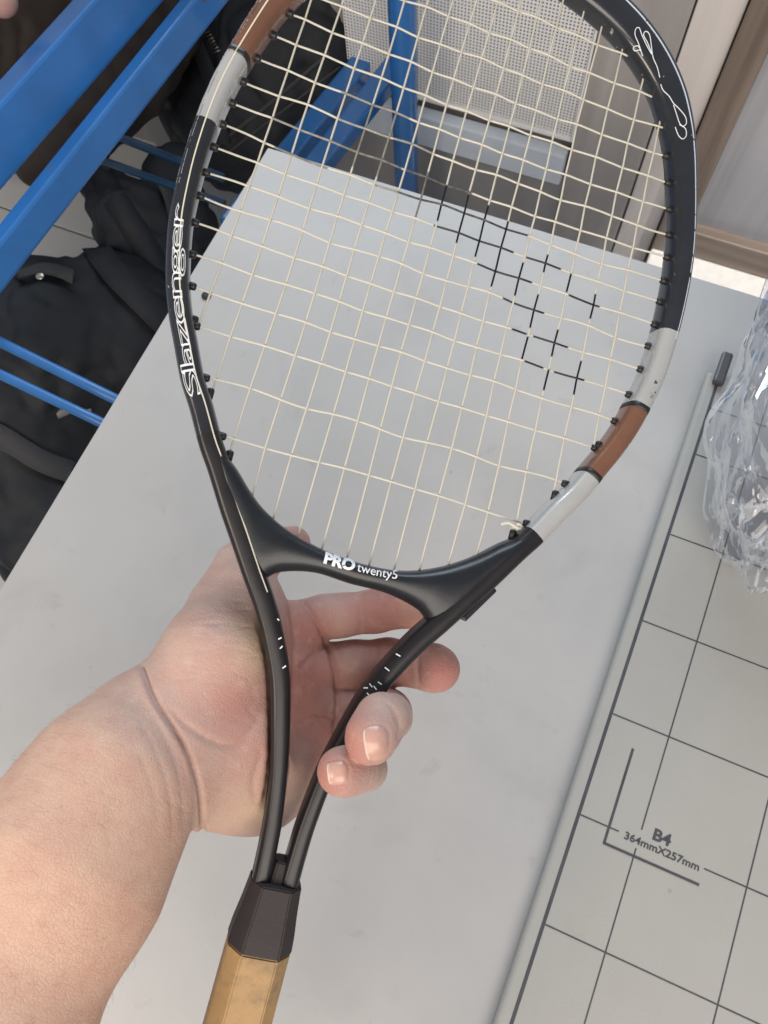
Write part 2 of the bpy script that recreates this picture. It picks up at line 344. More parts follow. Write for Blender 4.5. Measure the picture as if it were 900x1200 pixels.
# ------------------------------------------------------------------ tennis racket, built flat in its own plane (millimetres a across, b along, h towards the viewer)
DR = 0.36
RX = np.array([0.95044735, 0.26718573, 0.15893903]); RA = np.array([0.25950357, -0.96336903, 0.067661]); RN = np.array([-0.17119499, 0.02306297, 0.98496719]); RC0 = 0.1428689
def rk(a, b, h=0.0):
    a, b, h = np.broadcast_arrays(np.asarray(a, float), np.asarray(b, float), np.asarray(h, float))
    P = (a[..., None]*.001+RC0*DR)*RX+b[..., None]*.001*RA+(RN[2]*DR-h[..., None]*.001)*RN
    return c2w(P)
def px2ab(p, h=0.0):
    r = np.array([(p[0]-450)/FPX, (p[1]-600)/FPX, 1.0]); d = (RN[2]*DR-h*.001)/(r@RN); P = r*d
    return np.array([(P@RX-RC0*DR)*1000, P@RA*1000])
outer = np.array([(11.4,-158),(11.6,-145),(12,-130),(12.5,-116),(14.5,-97),(18.5,-80),(24.5,-60),(31.5,-45),(39,-32),(47.5,-20),(57,-6),(64.5,5),(74,20),(80.8,30),(89.5,44),(97,55),(104.5,70),(109.3,80),(114.3,93),(118,107),(120.8,121),(122,135),(122.5,150),(122,168),(120.6,183),(118.4,196),(115,212),(110.3,231),(105,247),(96.5,263),(84.5,277),(70,288.5),(54,296.8),(36,303),(18,307),(0,308.5)], float)
outer[:, 0] -= np.interp(outer[:, 1], [-130, -90, 30, 60, 240, 300], [1.2, 0, 0, 1.5, 1.5, 0]); outer[:, 1] -= np.interp(outer[:, 1], [200, 260], [0, 1.2])
half = resample(catmull(outer, 10), 420)
nrm = np.gradient(half, axis=0); nrm = np.stack([-nrm[:, 1], nrm[:, 0]], 1); nrm /= np.linalg.norm(nrm, axis=1)[:, None]
hwid = np.interp(half[:, 1], [-158, -130, -100, -80, -40, 0, 60, 150, 200, 230, 255, 285, 310], [4.4, 4.2, 4.1, 4.4, 4.9, 5.4, 5.2, 5.0, 5.3, 6.2, 7.8, 8.8, 9.0])
hdep = np.interp(half[:, 1], [-158, -100, -40, 20, 190, 250, 310], [7.5, 7.5, 8.5, 9.2, 9.2, 7.8, 7.2])
cen = half+nrm*hwid[:, None]
fullp = np.vstack([cen*[-1, 1], cen[::-1][1:]]); fw = np.r_[hwid, hwid[::-1][1:]]; fd = np.r_[hdep, hdep[::-1][1:]]
nP = len(fullp); fullp[:, 0] += np.interp(fullp[:, 1], [-140, -90], [1.3, 0])
tg = np.gradient(fullp, axis=0); tg /= np.linalg.norm(tg, axis=1)[:, None]
inw = np.stack([tg[:, 1], -tg[:, 0]], 1)             # towards the inside of the loop
def section(n=28, e=3.2):
    t = np.linspace(0, 2*np.pi, n, endpoint=False)
    c, s_ = np.cos(t), np.sin(t)
    x = np.sign(c)*np.abs(c)**(2/e); z = np.sign(s_)*np.abs(s_)**(2/e)
    # shallow groove for the strings along the outer wall
    g = np.exp(-(z/0.22)**2)*(c < -0.5)*0.22
    return x+g, z
SXn, SZn = section()
def frame_piece(i0, i1, grow=0.0, cap=True):
    idx = np.arange(i0, i1+1); n = len(SXn)
    x = (fw[idx]+grow)[:, None]*SXn[None]; z = (fd[idx]+grow)[:, None]*SZn[None]
    a = fullp[idx, 0][:, None]+inw[idx, 0][:, None]*x; b = fullp[idx, 1][:, None]+inw[idx, 1][:, None]*x
    V = rk(a, b, z).reshape(-1, 3)
    F = [(i*n+j, (i+1)*n+j, (i+1)*n+(j+1) % n, i*n+(j+1) % n) for i in range(len(idx)-1) for j in range(n)]
    if cap: F.append(tuple(range(n))); F.append(tuple((len(idx)-1)*n+j for j in range(n-1, -1, -1)))
    return V, F
nh = len(cen)
def iL(b): return int(np.argmin(np.abs(cen[:, 1]-b)))
def iR(b): return nP-1-iL(b)
racket = thing('tennis_racket', rk(0, -205), 'black tennis racket with silver and copper bands, cream strings and tan grip', 'tennis racket')
segs = [(0, iL(36), 'shaft', 'shaft'), (iL(36), iL(167), 'frame_tube', 'black'), (iL(167), iL(201), 'silver_band', 'silver'), (iL(201), iL(243), 'copper_band', 'copper'), (iL(243), iL(276), 'silver_band', 'silver'),
        (iL(276), iR(145), 'frame_tube', 'black'), (iR(145), iR(104.5), 'silver_band', 'silver'), (iR(104.5), iR(66.5), 'copper_band', 'copper'), (iR(66.5), iR(33), 'silver_band', 'silver'),
        (iR(33), nP-1, 'shaft', 'shaft')]
for i0, i1, nm, mk in segs:
    V, F = frame_piece(i0, i1, 0.0, False); mesh(nm, V, F, M[mk], racket, smooth=True)
for ii in (iL(201), iR(104.5), iR(66.5)):
    V, F = frame_piece(ii-1, ii+1, 0.12); mesh('band_ring', V, F, M['grommet'], racket, smooth=True)
# points on the front of the frame tube: s in path index, t across (-1 outside, +1 inside)
def on_front(i, t, lift=0.12):
    i = np.asarray(i, float); t = np.asarray(t, float)
    ks = np.arange(nP)
    f = lambda arr: np.interp(i, ks, arr)
    z = f(fd)*np.maximum(1-np.abs(t)**3.2, 0)**(1/3.2)+lift
    a = f(fullp[:, 0])+f(inw[:, 0])*f(fw)*t; b = f(fullp[:, 1])+f(inw[:, 1])*f(fw)*t
    return rk(a, b, z)
def ribbon(i0, i1, t0, wd, n=160, lift=.10):
    ii = np.linspace(i0, i1, n); tt = np.broadcast_to(t0, (n,)) if np.isscalar(t0) else np.interp(ii, *t0)
    V = np.stack([on_front(ii, tt-wd, lift-.2), on_front(ii, tt-wd, lift), on_front(ii, tt+wd, lift), on_front(ii, tt+wd, lift-.2)], 1).reshape(-1, 3)
    F = [(k*4+j, k*4+j+1, k*4+5+j, k*4+4+j) for k in range(n-1) for j in range(3)]
    return V, F
V, F = ribbon(iL(-25), iL(250), ([iL(-25), iL(30), iL(150), iL(250)], [.55, .45, .10, -.25]), .055, 260); mesh('frame_line', V, F, M['cream'], racket)
V, F = ribbon(iL(296), iR(140), -.50, .05, 240); mesh('frame_line', V, F, M['edge_shine'], racket)  # bluish-white highlight of the right rim, painted on as a line
V, F = ribbon(iL(132), iL(262), -.72, .15, 240); mesh('scuffed_shine_edge', V, F, M['scuff_shine'], racket)  # pale chips: worn edge plus its highlight put into the colour
# raised outlined lettering along the left side
arc = np.r_[0, np.cumsum(np.linalg.norm(np.diff(fullp, axis=0), axis=1))]
V, F = text_mesh('Slazenger', 10.0, 0.0, 0.0, outline=.165, spacing=.80, res=3, cut=1.4)
s0, s1 = arc[iL(50)], arc[iL(127)]
V = fitx(V, s1-s0); ymid = (V[:, 1].max()+V[:, 1].min())/2; yh = (V[:, 1].max()-V[:, 1].min())/2
ti = np.interp(s0+V[:, 0], arc, np.arange(nP)); tt = -(V[:, 1]-ymid)/yh*.74
W = on_front(ti, tt, .05+V[:, 2]); mesh('brand_lettering', W, F, M['white_print'], racket)
# thin outlined emblem on the upper right
def emblem(pts, r=.22):
    P = catmull(np.array(pts, float)+[6.0, -1.0], 5); ab = np.array([px2ab(p, 7.9) for p in P])
    V, F = tube(rk(ab[:, 0], ab[:, 1], 8.05), r*.001, 6); mesh('emblem_line', V, F, M['white_print'], racket, smooth=True)
emblem([(747, 67), (744, 60), (738, 61), (736, 57), (741, 55), (745, 60)])
emblem([(747, 67), (742, 52), (738, 42), (739, 35), (743, 34), (746, 42), (752, 55), (758, 65), (753, 52), (748, 42), (751, 38), (755, 42), (757, 54), (759, 68), (764, 80), (767, 92)])
emblem([(768, 100), (771, 107), (778, 114), (783, 122), (790, 129), (797, 138), (798, 146), (794, 149), (790, 145), (787, 136), (783, 124)])
emblem([(790, 147), (797, 152), (798, 160), (794, 164), (789, 160), (785, 150)])
# strings
rngs = np.random.default_rng(3)
crossb = [37.9, 60.4, 80.8, 96.6, 110.7, 124.5, 136.3, 147.7, 159.4, 170.1, 181.5, 192.5, 204.8, 217.5, 229.8, 243.0, 256.5, 271.5]
maina = [5.25, 17.0, 28.7, 41.2, 52.8, 67.2, 82.5, 97.5]
maina = sorted([-x for x in maina]+maina)
inner = half+nrm*(2*hwid)[:, None]
br_top_a = np.array([-74, -66, -55, -46, -33.5, -15.5, 2, 20, 36, 50, 63, 72]); br_top_b = np.array([36, 28.5, 18.5, 11.6, 5.3, 1.1, 0, 1.3, 7, 15.5, 27, 34])
headsel = half[:, 1] > 20
def inner_a(b):
    h = inner[headsel & (half[:, 1] < 300)]; return float(np.interp(b, h[:, 1], h[:, 0])) if b < 230 else float(np.interp(b, inner[half[:, 1] > 150][:, 1], inner[half[:, 1] > 150][:, 0]))
def inner_top(a): 
    h = inner[half[:, 1] > 150][::-1]; return float(np.interp(abs(a), h[:, 0], h[:, 1]))
def inner_bot(a):
    lo = half[:, 1] < 150; h = inner[headsel & lo]
    if abs(a) < 73: return float(np.interp(a, br_top_a, br_top_b))
    return float(np.interp(abs(a), h[:, 0], h[:, 1]))
sag = [0, 0, 0, 0, -.4, -1.5, -.4, 0, -.9, -2.2, -2.6, -1.6, -2.2, -1.8, -1.8, -1.5, -1, -1]
def ma(a0, b):       # the long strings fan in towards the tip
    return a0*(np.interp(b, [38, 110, 150, 228, 300], [1, .957, .94, .902, .88]) if abs(a0) > 10 else 1.0)
def cx_b(k, a):      # slightly displaced old strings
    return crossb[k]+sag[k]*max(0, 1-(a/108)**2)+wob[k][0]*math.sin(a*.045+wob[k][1])+wob[k][2]*math.sin(a*.13+wob[k][3])
wob = [(rngs.normal(0, .35), rngs.uniform(0, 6), rngs.normal(0, .35), rngs.uniform(0, 6)) for _ in crossb]
inkseg = [((616.7,302),(655.6,314.4)),((640,300),(636.7,319)),((670,323),(665.5,343)),((668,345.5),(702,359.5)),((696,346.7),(692.7,372)),((600,322),(622,332)),((609,309),(600,345.5)),((628.4,344.4),(620.4,382)),((600,354.4),(637.8,366)),((654.4,386.7),(647.8,416.7)),((626.7,395.5),(663,407)),((600,388),(615.5,393)),((617,394.4),(612,420)),((614.4,424.4),(636.7,431.5)),((643,434.4),(639,456.7)),((650,434.4),(683,445)),((680.4,425),(672.7,463)),((583,300),(575,335.5)),((560,309),(600,323)),((589,349),(597,354)),((400,109),(478,140)),((400,140),(455.5,159)),((460,163),(507,181)),((400,170),(471,199)),((475.5,201),(553,227)),((467,227),(600,271)),((600,271),(618,277)),((509,265.5),(600,295.5)),((433,122),(415.5,195.5)),((462,133),(442,207)),((502,202),(487,255)),((523,218),(513,260)),((548,229),(533,284)),((570,242),(554,300)),((593,260),(584,300)),((319,139),(400,171)),((321,172),(384,197)),((440,215),(467,227))]
inkv = [1.2]*20+[.6, .5, .6, .75, .9, .95, 1.1, 1.1, .6, .6, .7]+[1.2]*4+[.6, .7, .6]
iab = [(px2ab(p), px2ab(q)) for p, q in inkseg]
def own(p, q):      # which string a painted stroke sits on
    d = q-p; m_ = (p+q)/2; main = abs(d[1]) > abs(d[0])
    return (main, int(np.argmin([abs(m_[0]-ma(x, m_[1])) for x in maina]))) if main else (main, int(np.argmin([abs(m_[1]-cx_b(k, m_[0])) for k in range(len(crossb))])))
inkon = {}
for (p, q), s_ in zip(iab, inkv):
    key = own(p, q); j_ = 1 if key[0] else 0; inkon.setdefault(key, []).append((min(p[j_], q[j_]), max(p[j_], q[j_]), s_))
ms = bpy.data.materials.new('cream_string'); ms.use_nodes = True
nt = ms.node_tree; b_ = nt.nodes['Principled BSDF']; b_.inputs['Roughness'].default_value = .22
an = nt.nodes.new('ShaderNodeAttribute'); an.attribute_name = 'ink'; mx = nt.nodes.new('ShaderNodeMixRGB')
tcn = nt.nodes.new('ShaderNodeTexCoord'); nn = nt.nodes.new('ShaderNodeTexNoise'); nn.inputs['Scale'].default_value = 300; nt.links.new(tcn.outputs['Object'], nn.inputs['Vector'])
mul = nt.nodes.new('ShaderNodeMath'); mul.operation = 'MULTIPLY_ADD'; mul.inputs[1].default_value = .5; nt.links.new(nn.outputs['Fac'], mul.inputs[0]); mul.inputs[2].default_value = -.25
ad = nt.nodes.new('ShaderNodeMath'); ad.operation = 'ADD'; ad.use_clamp = True; nt.links.new(an.outputs['Fac'], ad.inputs[0]); nt.links.new(mul.outputs[0], ad.inputs[1])
mm2 = nt.nodes.new('ShaderNodeMath'); mm2.operation = 'MULTIPLY'; nt.links.new(ad.outputs[0], mm2.inputs[0])
gt = nt.nodes.new('ShaderNodeMath'); gt.operation = 'GREATER_THAN'; gt.inputs[1].default_value = .05; nt.links.new(an.outputs['Fac'], gt.inputs[0]); nt.links.new(gt.outputs[0], mm2.inputs[1])
nt.links.new(mm2.outputs[0], mx.inputs[0]); mx.inputs[1].default_value = (.60, .565, .475, 1); mx.inputs[2].default_value = (.012, .012, .016, 1)
nt.links.new(mx.outputs[0], b_.inputs['Base Color']); b_.inputs['Subsurface Weight'].default_value = .0
RS = .00049
def string(name, A, B, Hh, main, num):
    V, F = tube(rk(A, B, Hh), RS, 7); iv = np.repeat([max([s_ for l_, h_, s_ in inkon.get((main, num), []) if l_-.4 <= (y if main else x) <= h_+.4] or [0.0]) for x, y in zip(A, B)], 7)
    return mesh(name, V, F, ms, racket, smooth=True, attrs={'ink': iv})
grom = []
for i, a in enumerate(maina):
    lo, hi = inner_bot(a)-1.5, inner_top(a*.88)+1.5; n = int((hi-lo)/1.1)
    B = np.linspace(lo, hi, n); A = np.array([ma(a, x) for x in B]); H = np.zeros(n); off = rngs.normal(0, .3); A = A+off*np.sin((B-lo)/(hi-lo)*np.pi)+.25*np.sin(B*.05+i)
    for k, cb in enumerate(crossb):
        s_ = 1 if (i+k) % 2 else -1; H += s_*.46*np.exp(-((B-cx_b(k, ma(a, cb)))/4.2)**2)
    string('main_string', A, B, H, True, i); grom += [((a, lo+1.5), (0, 1)), ((a*.88, hi-1.5), (0, -1))]
for k, cb in enumerate(crossb):
    w_ = inner_a(cb)+1.5; n = int(2*w_/1.1); A = np.linspace(-w_, w_, n); B = np.array([cx_b(k, x) for x in A]); H = np.zeros(n)
    for i, a in enumerate(maina):
        s_ = -1 if (i+k) % 2 else 1; H += s_*.46*np.exp(-((A-ma(a, cb))/4.2)**2)
    string('cross_string', A, B, H, False, k); grom += [((-w_+1.5, B[0]), (1, 0)), ((w_-1.5, B[-1]), (-1, 0))]
gv, gf = tube([(0, 0, -2.2), (0, 0, 1.6), (0, 0, 2.3), (0, 0, 2.6)], [1.75, 1.75, 1.5, .8], 9)
for (a, b), (da, db) in grom:
    if (abs(a) < 60 and b < 40) or b > 240: continue
    x = gv[:, 2]; y = gv[:, 0]; z = gv[:, 1]
    mesh('grommet', rk(a+da*x-db*y, b+db*x+da*y, z), gf, M['grommet'], racket, smooth=True)
# knot of string left at the right end of the bridge
kp = catmull(np.array([(65.5, 33.5, 2), (67.5, 35.5, 3.5), (69.5, 34.5, 2.5), (67.5, 33.6, 4), (63, 34.8, 3.5), (59.5, 33.2, 3)], float), 6)
V, F = tube(rk(kp[:, 0], kp[:, 1], kp[:, 2]), .00075, 7); mesh('string_knot', V, F, ms, racket, smooth=True, attrs={'ink': np.zeros(len(V))})
# bridge between the shafts: lofted sections from upper edge to lower edge
bu = np.array([(-79, 43), (-71.5, 32.3), (-62.4, 25), (-54, 17), (-45.9, 10.8), (-33.3, 4.9), (-15.2, .6), (2.5, -.8), (20.4, .8), (36, 6.3), (50, 14.8), (62, 25), (71, 32), (79, 43)], float)
bl = np.array([(-79, 40), (-66, 17), (-58, 3), (-50, -9), (-42, -21), (-32.5, -14.0), (-17.6, -10.2), (-1, -10.9), (16.6, -10.9), (32.5, -14.5), (42, -21), (50, -9), (66, 17), (79, 40)], float)
U = catmull(bu, 8); Lw = catmull(bl, 8); n = 26; t = np.linspace(0, 2*np.pi, n, endpoint=False); e = 2.6
cx_ = np.sign(np.cos(t))*np.abs(np.cos(t))**(2/e); cz_ = np.sign(np.sin(t))*np.abs(np.sin(t))**(2/e)
mid = (U+Lw)/2; hv = (U-Lw)/2
prof = np.interp(np.linspace(0, 1, len(U)), [0, .1, .3, .5, .7, .9, 1], [8.2, 9.4, 8.6, 8.6, 8.6, 9.4, 8.2])
# thicker towards the strings, thinner towards the shafts
zz = prof[:, None]*cz_[None]*(1+.10*cx_[None])
V = rk(mid[:, 0][:, None]+hv[:, 0][:, None]*cx_[None], mid[:, 1][:, None]+hv[:, 1][:, None]*cx_[None], zz).reshape(-1, 3)
F = [(i*n+j, i*n+(j+1) % n, (i+1)*n+(j+1) % n, (i+1)*n+j) for i in range(len(U)-1) for j in range(n)]+[tuple(range(n-1, -1, -1)), tuple((len(U)-1)*n+j for j in range(n))]
bridge = mesh('bridge', V, F, M['bridge'], racket, smooth=True)
def bridge_text(s, size, bold, x0, x1, p0, p1, hgt=1.0, spacing=1.0):
    V, F = text_mesh(s, size, bold, 0.02, spacing=spacing, cut=.7); V = fitx(V, 1.0)
    A, B = px2ab(p0, 8.8), px2ab(p1, 8.8); d = B-A; L = np.hypot(*d); u = d/L; nn_ = np.array([-u[1], u[0]])
    sag = -1.1*np.sin(np.pi*np.clip(V[:, 0], 0, 1))
    a = A[0]+u[0]*V[:, 0]*L+nn_[0]*(V[:, 1]*hgt+sag*.3); b = A[1]+u[1]*V[:, 0]*L+nn_[1]*(V[:, 1]*hgt+sag*.3)
    # height of the bridge's own surface there
    ii = np.array([np.argmin((mid[:, 0]-x)**2+(mid[:, 1]-y)**2) for x, y in zip(a, b)])
    q = ((a-mid[ii, 0])*hv[ii, 0]+(b-mid[ii, 1])*hv[ii, 1])/(hv[ii]**2).sum(1); q = np.clip(q, -.97, .97)
    z = prof[ii]*(1-np.abs(q)**e)**(1/e)*(1+.10*q)+.16
    mesh('model_lettering', rk(a, b, z+V[:, 2]), F, M['white_print'], racket)
bridge_text('PRO', 6.6, .32, 0, 1, (379, 659), (415, 668.5), 1.0)
bridge_text('twenty5', 6.0, .02, 0, 1, (418, 669), (465, 678.5), .92)
# right sleeve edge, sticking out under the bridge end
a0 = px2ab((540, 727)); 
V, F = merge([orient_box(rk(64.6, 4, -2), rk(53.6, -13.5, -2), -c2w(RN)+CAM, .0030, .011, .0008)]); mesh('sleeve_edge', V, F, M['bridge'], racket)
# handle: octagonal cap and grip
HA = 1.9
def octa(w, d): 
    k = .42; return [(w*.5, d*.5*k), (w*.5*.56, d*.5), (-w*.5*.56, d*.5), (-w*.5, d*.5*k), (-w*.5, -d*.5*k), (-w*.5*.56, -d*.5), (w*.5*.56, -d*.5), (w*.5, -d*.5*k)]
def loft(rings):
    V = []; F = []
    for b, w_, d_ in rings:
        for x, z in octa(w_, d_): V.append(rk(HA+x, b, z))
    for i in range(len(rings)-1):
        for j in range(8): F.append((i*8+j, i*8+(j+1) % 8, (i+1)*8+(j+1) % 8, (i+1)*8+j))
    F.append(tuple(range(7, -1, -1))); F.append(tuple((len(rings)-1)*8+j for j in range(8)))
    bm = bmesh.new(); vs = [bm.verts.new(v) for v in V]
    for f in F: bm.faces.new([vs[i] for i in f])
    bmesh.ops.recalc_face_normals(bm, faces=bm.faces[:])
    bmesh.ops.bevel(bm, geom=bm.edges[:], offset=.0006, segments=2, affect='EDGES')
    bm.verts.index_update(); V = np.array([v.co[:] for v in bm.verts]); F = [tuple(v.index for v in f.verts) for f in bm.faces]; bm.free()
    return V, F
V, F = loft([(-143.5, 22.5, 23), (-146, 22.8, 23.4), (-155, 24.6, 25), (-164.5, 27.2, 27.2), (-171.2, 28.2, 28)]); mesh('handle_cap', V, F, M['cap'], racket)
V, F = loft([(-134.5, 7.0, 11), (-144, 9.0, 14)]); mesh('throat_wedge', V, F, M['cap'], racket)
V, F = loft([(-171.4, 27.5, 27.2), (-200, 27.8, 27.6), (-255, 28.4, 28.4), (-318, 29, 29), (-328, 31.5, 31.5), (-332, 31.5, 31.5)]); mesh('grip', V, F, M['grip'], racket)
# small faded marks on the shafts
for pts in ([(443, 799), (447, 802)], [(438, 804), (441, 808)], [(433, 801), (436, 805)], [(430, 812), (433, 815)], [(451, 782), (456, 786)], [(464, 766), (469, 769)], [(431, 806), (426, 806)], [(326, 749), (330, 747)], [(328, 760), (331, 757)], [(331, 783), (335, 780)], [(325, 725), (327, 727)]):
    A_, B_ = px2ab(pts[0], 8.0), px2ab(pts[1], 8.0)
    V, F = orient_box(rk(*A_, 8.2), rk(*B_, 8.2), -c2w(RN)+CAM, .0005, .0006, 0); mesh('faded_mark', V, F, M['white_print'], racket)

# ------------------------------------------------------------------ the hand and forearm: one surface grown from a distance field
def smin(a, b, k):
    h = np.maximum(k-np.abs(a-b), 0)/k
    return np.minimum(a, b)-h*h*k*0.25
class Field:
    def __init__(s, lo, hi, h):
        s.lo = np.array(lo, np.float32); s.h = h; s.n = np.ceil((np.array(hi)-np.array(lo))/h).astype(int)+1
        s.v = np.full(s.n, 0.05, np.float32)
        s.ax = [s.lo[k]+h*np.arange(s.n[k], dtype=np.float32) for k in range(3)]
    def sub(s, lo, hi):
        i0 = np.clip(np.floor((np.array(lo)-s.lo)/s.h).astype(int), 0, s.n-1); i1 = np.clip(np.ceil((np.array(hi)-s.lo)/s.h).astype(int)+1, 1, s.n)
        sl = tuple(slice(a, b) for a, b in zip(i0, i1))
        return sl, np.meshgrid(s.ax[0][sl[0]], s.ax[1][sl[1]], s.ax[2][sl[2]], indexing='ij', sparse=True)
    def dist(s, a, b, ra, rb, g, flat=1.0):
        ab = b-a; ab2 = np.array([ab[0], ab[1], ab[2]*flat]); L2 = float(ab2@ab2)+1e-12
        px, py, pz = g[0]-a[0], g[1]-a[1], (g[2]-a[2])*flat
        t = np.clip((px*ab2[0]+py*ab2[1]+pz*ab2[2])/L2, 0, 1)
        return np.sqrt((px-t*ab2[0])**2+(py-t*ab2[1])**2+(pz-t*ab2[2])**2)-(ra+(rb-ra)*t)
    def cone(s, a, b, ra, rb, k=.004, flat=1.0):
        a = np.array(a, np.float32); b = np.array(b, np.float32); R = max(ra, rb)+k+.012
        sl, g = s.sub(np.minimum(a, b)-R, np.maximum(a, b)+R)
        s.v[sl] = smin(s.v[sl], s.dist(a, b, ra, rb, g, flat), k).astype(np.float32)
    def carve(s, a, b, ra, rb, k=.004):
        a = np.array(a, np.float32); b = np.array(b, np.float32); R = max(ra, rb)+k+.004
        sl, g = s.sub(np.minimum(a, b)-R, np.maximum(a, b)+R)
        s.v[sl] = -smin(-s.v[sl], s.dist(a, b, ra, rb, g), k).astype(np.float32)
    def net(s):
        v = s.v; ins = v < 0
        c = np.zeros(np.array(v.shape)-1, np.int8)
        for dx in (0, 1):
            for dy in (0, 1):
                for dz in (0, 1): c += ins[dx:v.shape[0]-1+dx, dy:v.shape[1]-1+dy, dz:v.shape[2]-1+dz]
        cells = np.argwhere((c > 0) & (c < 8)); idx = np.full(c.shape, -1, np.int32); idx[tuple(cells.T)] = np.arange(len(cells))
        acc = np.zeros((len(cells), 3)); cnt = np.zeros(len(cells))
        corners = [(x, y, z) for x in (0, 1) for y in (0, 1) for z in (0, 1)]
        for p in corners:
            for k in range(3):
                if p[k]: continue
                q = list(p); q[k] = 1
                va = v[tuple((cells+p).T)]; vb = v[tuple((cells+q).T)]; m_ = (va < 0) != (vb < 0)
                t = np.where(m_, va/(va-vb+1e-20), 0); e = np.tile(np.array(p, float), (len(cells), 1)); e[:, k] = t
                acc += e*m_[:, None]; cnt += m_
        P = s.lo+(cells+acc/cnt[:, None])*s.h
        F = []
        for k in range(3):
            a_, b_ = [(1, 2), (2, 0), (0, 1)][k]
            sh = list(v.shape); 
            s0 = [slice(None)]*3; s1 = [slice(None)]*3; s0[k] = slice(0, -1); s1[k] = slice(1, None)
            e = np.argwhere(ins[tuple(s0)] != ins[tuple(s1)])
            ok = (e[:, a_] > 0) & (e[:, b_] > 0) & (e[:, a_] < sh[a_]-1) & (e[:, b_] < sh[b_]-1); e = e[ok]
            flip = ins[tuple(e.T)]
            def at_(da, db): 
                q = e.copy(); q[:, a_] += da; q[:, b_] += db; return idx[tuple(q.T)]
            Q = np.stack([at_(-1, -1), at_(0, -1), at_(0, 0), at_(-1, 0)], 1)
            Q[~flip] = Q[~flip][:, ::-1]; F.append(Q)
        return P, np.vstack(F)
def laplace(P, F, it=2, lam=.5):
    E = np.vstack([F[:, [0, 1]], F[:, [1, 2]], F[:, [2, 3]], F[:, [3, 0]]]); n = len(P)
    for _ in range(it):
        S = np.zeros_like(P); C_ = np.zeros(n)
        for k in range(3): S[:, k] = np.bincount(E[:, 0], P[E[:, 1], k], n)+np.bincount(E[:, 1], P[E[:, 0], k], n)
        C_ = np.bincount(E[:, 0], minlength=n)+np.bincount(E[:, 1], minlength=n)
        P = P+lam*(S/C_[:, None]-P)
    return P
def normals(P, F):
    a = np.cross(P[F[:, 2]]-P[F[:, 0]], P[F[:, 3]]-P[F[:, 1]]); N = np.zeros_like(P)
    for j in range(4):
        for k in range(3): N[:, k] += np.bincount(F[:, j], a[:, k], len(P))
    return N/(np.linalg.norm(N, axis=1)[:, None]+1e-20)
def J(u, v, d, r): return camat(u, v, d), r*d/FPX
def chain(f, pts, k, k0=None, flat=1.0):
    q = [J(*p) for p in pts]
    for i in range(len(q)-1): f.cone(q[i][0], q[i+1][0], q[i][1], q[i+1][1], (k0 if (i == 0 and k0) else k), flat)
HH = 0.0008
fld = Field((-.285, .005, .205), (.055, .285, .435), HH)
# forearm
chain(fld, [(-300, 1580, .285, 190), (-60, 1225, .300, 143), (74, 1019, .320, 111), (132, 920, .335, 89), (163, 872, .350, 75)], .02, None, 1.22)
# heel of the hand, palm bones
wr = (200, 872, .357, 80)
chain(fld, [wr, (255, 845, .368, 74), (344, 740, .395, 28)], .014, None, 1.25)
chain(fld, [wr, (270, 850, .370, 70), (358, 786, .397, 29)], .014, None, 1.25)
chain(fld, [wr, (285, 878, .370, 66), (366, 832, .394, 32)], .014, None, 1.2)
# ball of the thumb, and the edge of the hand
chain(fld, [(222, 838, .358, 62), (256, 770, .364, 62), (283, 700, .382, 45)], .012)
chain(fld, [(246, 902, .372, 68), (292, 895, .384, 76), (352, 868, .396, 58), (376, 862, .396, 38)], .012, None, 1.45)
chain(fld, [(262, 815, .374, 62), (276, 770, .378, 58), (290, 725, .385, 44)], .010, None, 1.25)
chain(fld, [(300, 725, .372, 28), (311, 790, .370, 30), (313, 850, .370, 33), (309, 905, .372, 36)], .009)
# thumb passing behind the frame
chain(fld, [(266, 712, .380, 44), (286, 668, .392, 33), (318, 645, .404, 23), (343, 637, .408, 21)], .006)
# fingers
fing = Field((-.285, .005, .205), (.055, .285, .435), HH)
def finger(pts, kk=.003, join=.005):
    q = [J(*p) for p in pts]
    lo = np.min([a-r for a, r in q], 0)-.012; hi = np.max([a+r for a, r in q], 0)+.012
    f = Field(lo, hi, HH)
    # snap to the grid of the hand
    i0 = np.round((f.lo-fld.lo)/HH).astype(int); f.lo = fld.lo+i0*np.float32(HH); f.ax = [f.lo[k]+HH*np.arange(f.n[k], dtype=np.float32) for k in range(3)]
    for i in range(len(q)-1): f.cone(q[i][0], q[i+1][0], q[i][1], q[i+1][1], kk)
    sl = tuple(slice(max(a, 0), min(a+n_, N_)) for a, n_, N_ in zip(i0, f.n, fld.n))
    src = tuple(slice(max(-a, 0), max(-a, 0)+(s_.stop-s_.start)) for a, s_ in zip(i0, sl))
    fing.v[sl] = smin(fing.v[sl], f.v[src], .0012).astype(np.float32)
finger([(350, 733, .396, 30), (380, 723, .399, 25.5), (400, 721, .400, 25), (440, 716, .402, 25), (482, 713, .394, 22), (510, 716, .386, 18.5)])
finger([(366, 782, .398, 29), (415, 778, .401, 27), (455, 776, .402, 27.5), (492, 780, .393, 25.5), (509, 783, .388, 27.5), (513, 784, .386, 25)])
finger([(376, 826, .397, 29), (415, 832, .399, 26), (454, 836, .392, 26), (455, 840, .352, 25), (447, 843, .337, 27.5), (435, 864, .329, 27.5), (434, 867, .329, 25.5)], .006)
finger([(372, 862, .392, 30), (405, 880, .392, 24), (420, 893, .382, 23), (428, 901, .352, 22.5), (418, 902, .341, 23), (401, 904, .336, 25), (399, 904, .336, 23.5)], .006)
fld.v = smin(fld.v, fing.v, .0042).astype(np.float32)
# hollow of the palm
fld.carve(camat(370, 770, .362), camat(370, 855, .362), .0150, .0150, .008)
